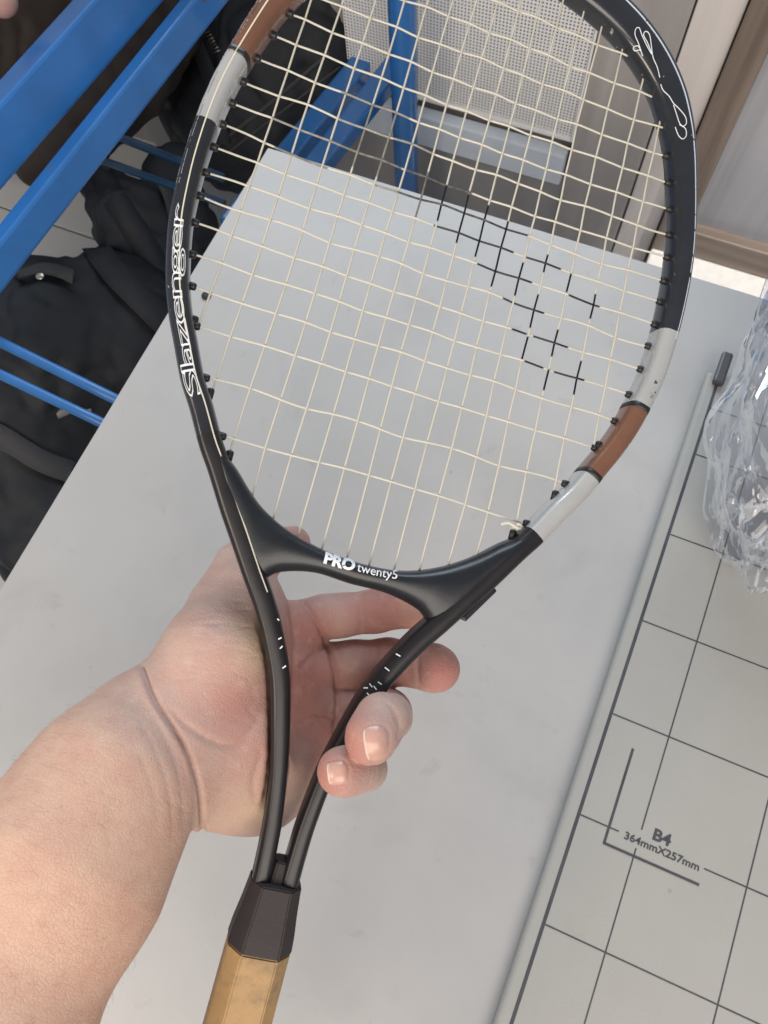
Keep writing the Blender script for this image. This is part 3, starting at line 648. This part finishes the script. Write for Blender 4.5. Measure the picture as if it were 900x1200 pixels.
# skin pressed by the two shafts
def shaft_pts(side):
    ii = [iL(b) for b in np.arange(-150, 0, 7.0)]
    return [((cen[i, 0]*side), cen[i, 1], hwid[i], hdep[i]) for i in ii]
for side in (-1, 1):
    sp = shaft_pts(side)
    for p, q in zip(sp[:-1], sp[1:]):
        for hh in (-3.4, 2.0):
            A = w2c(rk(p[0], p[1], hh)); B = w2c(rk(q[0], q[1], hh)); r0, r1 = p[2]*.001+.0003, q[2]*.001+.0003
            fld.carve(A, B, r0, r1, .0025)
for k_ in range(3):
    for e_ in (0, 1, -2, -1):
        sl_ = [slice(None)]*3; sl_[k_] = e_; fld.v[tuple(sl_)] = np.maximum(fld.v[tuple(sl_)], .0003)
HP, HF = fld.net()
# keep the one connected surface
HP = laplace(HP, HF, 3, .5); HN = normals(HP, HF)
u_ = HP[:, 0]/HP[:, 2]*FPX+450; v_ = HP[:, 1]/HP[:, 2]*FPX+600; dpt = HP[:, 2]
front = np.clip(-HN[:, 2]*2.2, 0, 1)
def crease(pts, width, depth, dmin=0, dmax=9, lip=0.0, taper=True):
    global HP
    P = resample(catmull(np.array(pts, float), 8), 120); best = np.full(len(HP), 1e9); sd = np.zeros(len(HP)); tt = np.zeros(len(HP))
    lo = P.min(0)-width*5; hi = P.max(0)+width*5
    sel = np.where((u_ > lo[0]) & (u_ < hi[0]) & (v_ > lo[1]) & (v_ < hi[1]) & (dpt > dmin) & (dpt < dmax) & (front > .02))[0]
    if len(sel) == 0: return
    Q = np.stack([u_[sel], v_[sel]], 1); D2 = ((Q[:, None]-P[None])**2).sum(2); j = D2.argmin(1); d = np.sqrt(D2[np.arange(len(sel)), j])
    T = np.gradient(P, axis=0)[j]; sg = np.sign(T[:, 0]*(Q[:, 1]-P[j, 1])-T[:, 1]*(Q[:, 0]-P[j, 0]))
    t = j/119.0; amp = (np.sin(np.pi*np.clip(t, .0, 1))**.5 if taper else np.ones(len(t)))
    dis = -depth*np.exp(-(d/width)**2)
    if lip: dis += lip*np.exp(-((d*sg-width*2.6)/(width*2.0))**2)
    HP[sel] += HN[sel]*(dis*amp*front[sel])[:, None]*.001
# wrist folds
crease([(166, 782), (182, 822), (204, 855), (222, 886), (233, 920), (237, 955), (237, 990)], 2.8, 2.2, lip=.6, taper=False)
crease([(176, 800), (196, 838), (214, 872), (224, 905), (228, 945), (226, 985)], 2.8, .42)
crease([(165, 815), (186, 850), (204, 890), (213, 930), (215, 975)], 3.0, .38)
crease([(160, 838), (178, 872), (194, 912), (202, 960), (200, 1000)], 3.2, .30)
crease([(150, 860), (168, 895), (182, 935), (186, 985)], 3.4, .2)
crease([(190, 822), (215, 846), (243, 866), (270, 874), (290, 862), (306, 838)], 4.6, 1.0)
crease([(300, 945), (297, 915), (308, 880)], 4, .6)
# palm lines
crease([(330, 705), (341, 728), (346, 760), (344, 800), (340, 850)], 3.2, 1.3, .36)
crease([(345, 792), (362, 772), (380, 756), (392, 748)], 2.8, .8, .36)
crease([(348, 848), (368, 838), (386, 842), (396, 850)], 2.6, .9, .36)
crease([(351, 700), (366, 722), (382, 750), (390, 776), (395, 803), (396, 832), (391, 862)], 3.2, 2.4, .36)
crease([(421, 688), (422, 715), (424, 745)], 2.4, .55, .37); crease([(426, 690), (427, 715), (428, 742)], 2.0, .3, .37)
crease([(443, 747), (443, 775), (440, 806)], 2.4, .45, .37)
crease([(493, 754), (489, 780), (491, 808)], 2.6, .7, .36)
crease([(420, 808), (421, 830), (418, 852)], 2.4, .4, .37)
# thenar wrinkles
for _ in range(34):
    a = rng.uniform(222, 292); b = rng.uniform(705, 800); L = rng.uniform(14, 34); s_ = rng.uniform(-.25, .3)
    crease([(a-L, b-s_*L), (a, b+rng.uniform(-3, 3)), (a+L, b+s_*L)], 1.7, .14)
crease([(456, 824), (466, 838), (470, 856)], 2.4, .5, 0, .365); crease([(450, 820), (461, 834), (464, 850)], 2.2, .35, 0, .365); crease([(440, 893), (441, 906), (437, 920)], 2.2, .4, 0, .365)
for _ in range(46):      # fine lines of palm, fingers and wrist
    z_ = _ % 4
    if z_ == 0: a, b, L, s_, dm = rng.uniform(345, 385), rng.uniform(725, 900), rng.uniform(6, 16), rng.uniform(-2.5, 2.5), .36
    elif z_ == 1: a, b, L, s_, dm = rng.uniform(400, 470), rng.uniform(700, 800), rng.uniform(2, 6), rng.uniform(2, 6), .37
    elif z_ == 2: a, b, L, s_, dm = rng.uniform(240, 300), rng.uniform(820, 950), rng.uniform(8, 20), rng.uniform(-1.2, 1.2), 0
    else: a, b, L, s_, dm = rng.uniform(150, 225), rng.uniform(850, 960), rng.uniform(8, 18), rng.uniform(-.9, 1.6), 0
    crease([(a-L, b-s_*L), (a+rng.uniform(-2, 2), b+rng.uniform(-2, 2)), (a+L, b+s_*L)], 1.6, rng.uniform(.12, .28), dm)
# finger-end folds near the nails
crease([(462, 838), (468, 850), (466, 868)], 2.6, .5, 0, .36); crease([(437, 884), (436, 908), (430, 924)], 2.4, .4, 0, .36)
crease([(426, 852), (440, 850), (452, 852), (457, 866), (452, 884), (438, 893)], 2.0, .45, 0, .35)
crease([(384, 893), (396, 891), (406, 895), (408, 906), (404, 918), (392, 921)], 2.0, .4, 0, .352)
HP = laplace(HP, HF, 1, .25); HN = normals(HP, HF)
# colour fields of the skin: redness of palm and fingertips, tan of the forearm
def near(u, v, d, r): 
    c = camat(u, v, d); return np.exp(-((HP-c)**2).sum(1)/(r*r))
red = np.zeros(len(HP))
for p in ((350, 800, .385, .030), (372, 850, .39, .026), (350, 740, .39, .022), (519, 786, .378, .017), (418, 872, .325, .014), (386, 908, .33, .013), (450, 716, .40, .026), (450, 778, .40, .024), (342, 637, .40, .012), (300, 870, .36, .020), (270, 820, .35, .018)):
    red = np.maximum(red, near(*p)*(1.0 if p[2] > .34 else .9))
red = np.maximum(red, .45*near(260, 800, .35, .02))
tan = 1/(1+np.exp(((u_-205)*.62-(v_-900)*.42)/16.0))
yel = np.maximum.reduce([near(300, 760, .35, .012)*.8, near(225, 760, .36, .014)*.4, near(300, 930, .36, .016)*.8, near(260, 940, .36, .012)*.5])
sk = bpy.data.materials.new('skin'); sk.use_nodes = True
nt = sk.node_tree; N = nt.nodes; Lk = nt.links; b_ = N['Principled BSDF']
def A_(nm): n = N.new('ShaderNodeAttribute'); n.attribute_name = nm; return n.outputs['Fac']
def mixc(fac, c0, c1):
    n = N.new('ShaderNodeMixRGB'); Lk.new(fac, n.inputs[0])
    for k, c in ((1, c0), (2, c1)):
        if isinstance(c, tuple): n.inputs[k].default_value = (*c, 1)
        else: Lk.new(c, n.inputs[k])
    return n.outputs[0]
c = mixc(A_('red'), (.515, .362, .31), (.40, .165, .14)); c = mixc(A_('tan'), c, (.60, .385, .285)); c = mixc(A_('yel'), c, (.64, .47, .31))
tc = N.new('ShaderNodeTexCoord')
def nz(scale, detail=4, rough=.6):
    n = N.new('ShaderNodeTexNoise'); n.inputs['Scale'].default_value = scale; n.inputs['Detail'].default_value = detail; n.inputs['Roughness'].default_value = rough; Lk.new(tc.outputs['Object'], n.inputs['Vector']); return n.outputs['Fac']
def ramp(fac, p0, p1, c0=0.0, c1=1.0):
    n = N.new('ShaderNodeMapRange'); Lk.new(fac, n.inputs[0]); n.inputs[1].default_value = p0; n.inputs[2].default_value = p1; n.inputs[3].default_value = c0; n.inputs[4].default_value = c1; return n.outputs[0]
c = mixc(ramp(nz(75, 4), .42, .72, 0, .38), c, (.50, .23, .18)); c = mixc(ramp(nz(260, 3), .5, .72, 0, .25), c, (.47, .25, .19)); c = mixc(ramp(nz(130, 3), .55, .8, 0, .35), c, (.68, .50, .38)); c = mixc(ramp(nz(620, 2), .68, .76, 0, .25), c, (.38, .17, .12))
Lk.new(c, b_.inputs['Base Color']); b_.inputs['Roughness'].default_value = .54; b_.inputs['Specular IOR Level'].default_value = .38
b_.inputs['Subsurface Weight'].default_value = .13; b_.inputs['Subsurface Radius'].default_value = (1.0, .36, .2); b_.inputs['Subsurface Scale'].default_value = .006
vo = N.new('ShaderNodeTexVoronoi'); vo.feature = 'DISTANCE_TO_EDGE'; vo.inputs['Scale'].default_value = 620; Lk.new(tc.outputs['Object'], vo.inputs['Vector'])
mpn = N.new('ShaderNodeMapping'); mpn.inputs['Rotation'].default_value = (0.2, 0.1, 0.9); mpn.inputs['Scale'].default_value = (140, 520, 200); Lk.new(tc.outputs['Object'], mpn.inputs[0])
nl = N.new('ShaderNodeTexNoise'); nl.inputs['Scale'].default_value = 1.0; nl.inputs['Detail'].default_value = 5; Lk.new(mpn.outputs[0], nl.inputs['Vector'])
sm = N.new('ShaderNodeMath'); sm.operation = 'MULTIPLY_ADD'; sm.inputs[1].default_value = .5; Lk.new(ramp(vo.outputs['Distance'], 0, .12), sm.inputs[0]); Lk.new(nl.outputs['Fac'], sm.inputs[2])
bp = N.new('ShaderNodeBump'); bp.inputs['Strength'].default_value = .42; bp.inputs['Distance'].default_value = .0007; Lk.new(sm.outputs[0], bp.inputs['Height']); Lk.new(bp.outputs[0], b_.inputs['Normal'])
HW = c2w(HP)
person = mesh('person', HW, HF, sk, None, smooth=True, attrs={'red': red, 'tan': tan, 'yel': yel})
tag(person, 'bare left forearm and hand holding the racket by its throat', 'person')
# nails
bvh = BVHTree.FromPolygons([tuple(p) for p in HW], [tuple(int(i) for i in f) for f in HF])
mn = mat('fingernail', (.56, .31, .25), .34, var=.05, vscale=300, coat=.3); mn.node_tree.nodes['Principled BSDF'].inputs['Subsurface Weight'].default_value = .15
mt = mat('nail_tip', (.60, .46, .39), .45)
def nail(c0, ax, L, Wd, bulge):
    ax = np.array(ax, float); ax /= np.hypot(*ax); sd = np.array([-ax[1], ax[0]]); nu, nv = 14, 12; V = []; ok = True
    for i in range(nu):
        for j in range(nv):
            s_ = i/(nu-1)*2-1; t = j/(nv-1)*2-1
            # rounded-rectangle outline: squircle
            k = (max(abs(s_), abs(t))/max(1e-6, (abs(s_)**4+abs(t)**4)**.25)) if (s_ or t) else 1
            p = np.array(c0)+ax*s_*k*L/2+sd*t*k*Wd/2; r = ray(p); h = bvh.ray_cast(Vector(CAM), Vector(r).normalized())
            if h[0] is None: V.append(at(p[0], p[1], .33)); continue
            nrm_ = np.array(h[1]); edge = max(abs(s_), abs(t)); V.append(np.array(h[0])+nrm_*(.00045*(1-.75*edge**3)+(.00025 if s_ > .8 else 0)))
    F = [(i*nv+j, (i+1)*nv+j, (i+1)*nv+j+1, i*nv+j+1) for i in range(nu-1) for j in range(nv-1)]
    o = mesh('fingernail', V, F, mn, person, smooth=True)
    o.data.materials.append(mt)
    for i in range(nv-1): o.data.polygons[(nu-2)*(nv-1)+i].material_index = 1
nail((440, 871), (-1.0, .16), 26, 40, 0); nail((395.5, 906), (-1.0, .12), 23, 27, 0)
# fine hairs of the forearm
hr = mat('arm_hair', (.16, .09, .06), .5); hv_, hf_ = [], []
cand = np.where((tan > .7) & (u_ < 185) & (u_ > -40) & (v_ < 1230) & (v_ > 780) & (HN[:, 2] < .35))[0]
pick = rng.choice(cand, 420, replace=False)
axd = camat(60, 1000, .30)-camat(190, 860, .34); axd /= np.linalg.norm(axd)
for i in pick:
    p = HP[i]; n_ = HN[i]; dr = axd*-.35+rng.normal(0, .22, 3)+np.array([-.75, .15, 0]); dr -= n_*(dr@n_); dr /= np.linalg.norm(dr); L = rng.uniform(.003, .008)
    pts = [p-n_*.0002, p+dr*L*.4+n_*L*.22, p+dr*L*.8+n_*L*.30, p+dr*L*1.1+n_*L*.26]
    V, F = tube(c2w(np.array(pts)), [.000022, .00002, .000016, .000007], 3, False); o0 = sum(len(x) for x in hv_) if False else None
    hv_.append(V); hf_.append(F)
hV, hF = merge(list(zip(hv_, hf_))); mesh('arm_hair', hV, hF, hr, person, kind='stuff')

# ------------------------------------------------------------------ blue steel rack beyond the table
rack = thing('metal_rack', onz((100, 120), 0.0), 'blue painted steel rack with scratched rails beside and behind the table', 'rack')
def rail(name, p0, p1, z0, z1, wpx, tpx, turn, m, ext=0.0):
    A = onz(p0, z0); B = onz(p1, z1); d = B-A; L = np.linalg.norm(d); d /= L; A = A-d*ext; B = B+d*ext
    mid_ = (A+B)/2; toc = CAM-mid_; D_ = np.linalg.norm(toc); toc /= D_; toc -= d*(toc@d); toc /= np.linalg.norm(toc); s_ = np.cross(d, toc)
    up = math.cos(turn)*toc+math.sin(turn)*s_
    V, F = orient_box(A, B, up, wpx*D_/FPX, tpx*D_/FPX, .004); return mesh(name, V, F, m, rack, smooth=False)
rail('rail', (-6, 165), (140, 0), .62, .62, 47, 42, .34, M['blue'], .25)
rail('rail', (50, 240), (229, 14), .60, .60, 29, 27, .40, M['blue'], .25)
rail('rail', (343, 232), (455, 90), .42, .42, 23, 22, -.5, M['blue'], .02)
rail('rail', (296, 236), (422, 80), .36, .36, 23, 22, -.5, M['blue'], .06)
pb = onz((474, 115), .42)
V, F = tube([[pb[0], pb[1], z] for z in (.002, .3, .6, .9, 1.15)], .0195, 20); mesh('post', V, F, M['blue'], rack, smooth=True)
for p0, p1, m_, r in (((-60, 371), (160, 480), 'blue_rod', .0052), ((-60, 410), (150, 510), 'blue_rod', .0050), ((120, 153), (240, 200), 'navy', .0052), ((125, 190), (240, 231), 'navy', .0048)):
    zr_ = .56 if m_ == 'blue_rod' else .47; A = onz(p0, zr_); B = onz(p1, zr_); d = (B-A)/np.linalg.norm(B-A)
    V, F = tube(np.array([A-d*.03, A*.7+B*.3, A*.3+B*.7, B+d*.03]), r*1.15, 12); mesh('rod', V, F, M[m_], rack, smooth=True)
# ------------------------------------------------------------------ bags and cloth on the floor and rack
def zj(u, v, z, rpx): P = onz((u, v), z); return P, rpx*np.linalg.norm(P-CAM)/FPX
def blob(name, chains, m, label, cat, seed, k=.05, h=.006, fold=.012, fscale=9.0, axis=(1, .6, .2), group=None):
    J_ = [[zj(*p) for p in c] for c in chains]; al = [x for c in J_ for x in c]
    lo = np.min([a-r for a, r in al], 0)-.06; hi = np.max([a+r for a, r in al], 0)+.06; lo[2] = max(lo[2], -.02)
    f = Field(lo, hi, h)
    f.v[:] = .2
    for c in J_:
        for (a, ra), (b, rb) in zip(c[:-1], c[1:]):
            g = np.meshgrid(*f.ax, indexing='ij', sparse=True); f.v = smin(f.v, f.dist(np.array(a, np.float32), np.array(b, np.float32), ra, rb, g), k).astype(np.float32)
    P, F_ = f.net(); P = laplace(P, F_, 2); Nn = normals(P, F_); ax_ = np.array(axis); 
    dis = np.empty(len(P))
    for i, p in enumerate(P):
        q = Vector(p*fscale)+Vector((seed, seed*.3, 0)); wv = noise.fractal(q, 1.0, 2.0, 3)
        t = (p@ax_)*fscale*3.2+wv*3.2
        dis[i] = (abs(math.sin(t))**.6-.6)*.6+wv*.8+.25*noise.noise(q*4.0)
    P = P+Nn*(dis*fold)[:, None]; P[:, 2] = np.maximum(P[:, 2], .003)
    o = mesh(name, P, F_, m, None, smooth=True); return tag(o, label, cat, group)
bag1 = blob('black_bag', [[(330, -60, .30, 95), (345, 60, .30, 92), (300, 140, .26, 70)], [(215, 30, .26, 60), (260, 150, .24, 52)]], M['bag'], 'black nylon bag with a zip, behind the upper left of the strings', 'bag', 3.1, fold=.010)
bag2 = blob('black_bag', [[(30, 440, .30, 130), (140, 400, .30, 90)], [(30, 560, .28, 90), (60, 640, .28, 60)]], M['bag'], 'big black bag with a strap under the blue rods left of the table', 'bag', 8.7, fold=.012, axis=(.4, 1, .3))
jack = blob('black_jacket', [[(120, 215, .36, 24), (160, 270, .34, 40), (200, 330, .30, 46)], [(205, 200, .34, 26), (215, 300, .30, 40)]], M['bag2'], 'black cloth jacket bunched between the blue rails and the racket', 'jacket', 5.2, k=.03, fold=.013, fscale=11, axis=(1, -.7, .2))
brn = blob('brown_coat', [[(-60, 40, .34, 120), (60, -40, .34, 110)], [(60, 190, .40, 36), (150, 80, .40, 40), (215, -10, .40, 40)]], M['brown_cloth'], 'dark brown cloth coat lying under the two wide blue rails', 'coat', 1.4, k=.05, fold=.010, axis=(1, 1, 0))
def surf_hit(o, p):
    dg_bvh = o.get('_b'); r = Vector(ray(p)).normalized(); return r
def drape(o, name, pts, wpx, m, lift=.002, n=24, part=True, thick=.0016):
    """a strap laid over a cloth surface along the given line of sight points"""
    me = o.data; bv = BVHTree.FromPolygons([v.co[:] for v in me.vertices], [tuple(p.vertices) for p in me.polygons])
    P = resample(catmull(np.array(pts, float), 8), n); T = np.gradient(P, axis=0); T /= np.linalg.norm(T, axis=1)[:, None]; S_ = np.stack([-T[:, 1], T[:, 0]], 1); V = []; last = None
    for p, s_ in zip(P, S_):
        row = []
        for q in (-.5, 0, .5):
            h = bv.ray_cast(Vector(CAM), Vector(ray(p+s_*q*wpx)).normalized())
            if h[0] is not None: last = (np.array(h[0]), np.array(h[1])); row.append(last[0]+last[1]*lift)
            else: row.append(at(*(p+s_*q*wpx), np.linalg.norm((last[0] if last else onz(p, .3))-CAM)/np.linalg.norm(ray(p))))
        tc_ = (CAM-row[1]); tc_ /= np.linalg.norm(tc_); V += [row[0]-tc_*thick, row[0], row[1]+tc_*.0008, row[2], row[2]-tc_*thick]
    V = np.array(V).reshape(n, 5, 3)
    for _ in range(4): V[1:-1] = (V[:-2]+2*V[1:-1]+V[2:])/4
    V = V.reshape(-1, 3)
    F = [(i*5+j, i*5+j+1, i*5+6+j, i*5+5+j) for i in range(n-1) for j in range(4)]
    return mesh(name, V, F, m, o, smooth=True)
M['seam'] = mat('grey_seam', (.055, .055, .058), .7, bump=.6, bscale=600); M['pale_web'] = mat('pale_webbing', (.24, .22, .19), .7)
drape(bag1, 'seam', [(255, 170), (320, 118), (385, 62)], 5, M['seam'], .003); drape(bag1, 'seam', [(268, 178), (330, 130), (398, 78)], 3, M['seam'], .003)
zp = resample(np.array([(243, 35), (258, 64)], float), 9)
for a_, b2 in zip(zp[:-1], zp[1:]): drape(bag1, 'zip_tooth', [a_, a_*.6+b2*.4], 7, M['metal_teeth'], .004, 3)
drape(bag2, 'strap', [(112, 290), (130, 320), (160, 350), (195, 385)], 30, M['bag2'], .008); drape(bag2, 'strap', [(20, 330), (50, 322), (85, 330)], 14, M['seam'], .010)
drape(bag2, 'strap', [(-20, 500), (15, 520), (45, 540), (80, 555)], 26, M['seam'], .006); drape(bag2, 'buckle', [(60, 487), (80, 480), (100, 475)], 5, M['pale_web'], .016)
drape(jack, 'strap', [(112, 190), (135, 235), (170, 290), (195, 345)], 26, M['bag'], .006); drape(jack, 'strap', [(190, 215), (205, 260), (215, 320)], 16, M['seam'], .006)
drape(bag1, 'strap', [(215, 15), (250, 95), (262, 170)], 18, M['bag2'], .006)
h_ = onz((47, 324), .47)
V, F = tube([h_, h_+[0, 0, .0012], h_+[0, 0, .0018]], [.0055, .0055, .004], 14); mesh('button', V, F, M['metal_teeth'], bag2, smooth=True)
# crumpled clear wrap on the trimmer
cw = np.array([at(943, 474, .53)]).ravel(); AX = np.stack([RCW[:, 0], RCW[:, 1], -RCW[:, 2]])
def wrap(seed, sx, sy, sz, amp, name, parent):
    bm = bmesh.new(); bmesh.ops.create_icosphere(bm, subdivisions=6, radius=1.0); V = np.array([v.co[:] for v in bm.verts]); F = [tuple(v.index for v in f.verts) for f in bm.faces]; bm.free()
    r_ = np.random.default_rng(seed); Q = V+.10*np.stack([np.sin(V[:, 1]*5+seed), np.sin(V[:, 2]*4), np.sin(V[:, 0]*6)], 1)
    cr = np.zeros(len(V)); lat = np.zeros_like(V)
    for k in range(30):         # sharp folds in random directions
        f_ = r_.uniform(.5, 1.4)*(1.0+.11*k); n_ = r_.normal(size=3)*[1, 1.3, 1]; n_ /= np.linalg.norm(n_); x = Q@n_*f_+r_.uniform(0, 1)
        tri = np.abs((x % 1.0)*2-1)-.5; a_ = .9/(1.0+.12*k); msk = np.clip(.5+1.4*np.sin(Q@r_.normal(size=3)*1.7+r_.uniform(0, 6)), 0, 1)
        cr += a_*tri*msk; lat += (a_*.25*tri*msk)[:, None]*r_.normal(size=3)
    tp = 1-.40*np.clip(-V[:, 1], -.1, 1)                       # narrower towards the far end
    out = np.stack([V[:, 0]*sx*tp, V[:, 1]*sy, V[:, 2]*sz*tp], 1)*(1+amp*cr*.42)[:, None]+lat*amp*.012
    ang = .20; c_, s_ = math.cos(ang), math.sin(ang)
    out = np.stack([out[:, 0]*c_-out[:, 1]*s_, out[:, 0]*s_+out[:, 1]*c_, out[:, 2]], 1)
    W = cw+out@AX; W[:, 2] = np.maximum(W[:, 2], SZ+.0012)
    return mesh(name, W, F, M['film'], parent, smooth=False)
mf = bpy.data.materials.new('clear_film'); mf.use_nodes = True; nt = mf.node_tree; N = nt.nodes; N.clear()
out_ = N.new('ShaderNodeOutputMaterial'); tr = N.new('ShaderNodeBsdfTransparent'); tr.inputs[0].default_value = (.97, .97, .98, 1); gl = N.new('ShaderNodeBsdfGlossy'); gl.inputs['Roughness'].default_value = .025; gl.inputs[0].default_value = (.95, .98, 1, 1)
fr = N.new('ShaderNodeFresnel'); fr.inputs[0].default_value = 1.5; m1 = N.new('ShaderNodeMixShader'); mm_ = N.new('ShaderNodeMath'); mm_.operation = 'MULTIPLY_ADD'; mm_.inputs[1].default_value = .6; mm_.inputs[2].default_value = .015; nt.links.new(fr.outputs[0], mm_.inputs[0]); nt.links.new(mm_.outputs[0], m1.inputs[0]); nt.links.new(tr.outputs[0], m1.inputs[1]); nt.links.new(gl.outputs[0], m1.inputs[2]); dfs = N.new('ShaderNodeBsdfTranslucent'); dfs.inputs[0].default_value = (.92, .95, 1, 1); m2 = N.new('ShaderNodeMixShader'); m2.inputs[0].default_value = .07; nt.links.new(m1.outputs[0], m2.inputs[1]); nt.links.new(dfs.outputs[0], m2.inputs[2]); nt.links.new(m2.outputs[0], out_.inputs[0])
M['film'] = mf
wr_ = thing('plastic_wrap', [cw[0], cw[1], SZ], 'crumpled clear plastic wrap lying on the paper trimmer at the right edge', 'plastic wrap')
wrap(2, .054, .130, .050, .30, 'outer_film', wr_); wrap(9, .047, .118, .043, .30, 'inner_film', wr_)
# fingertip at the top left corner
ft = Field(np.array(onz((-40, -60), .66))-.12, np.array(onz((20, 20), .66))+.06, .0015)
fa = [zj(-130, -150, .62, 22), zj(-60, -70, .64, 20), zj(-14, -16, .66, 18), zj(2, 1, .66, 14)]
for (a, ra), (b, rb) in zip(fa[:-1], fa[1:]): ft.cone(a, b, ra, rb, .004)
P, F_ = ft.net(); P = laplace(P, F_, 2)
fo = mesh('person', P, F_, sk, None, smooth=True, attrs={'red': np.full(len(P), .35), 'tan': np.zeros(len(P)), 'yel': np.zeros(len(P))}); tag(fo, 'pink fingertip poking in over the brown coat, top left corner', 'person')
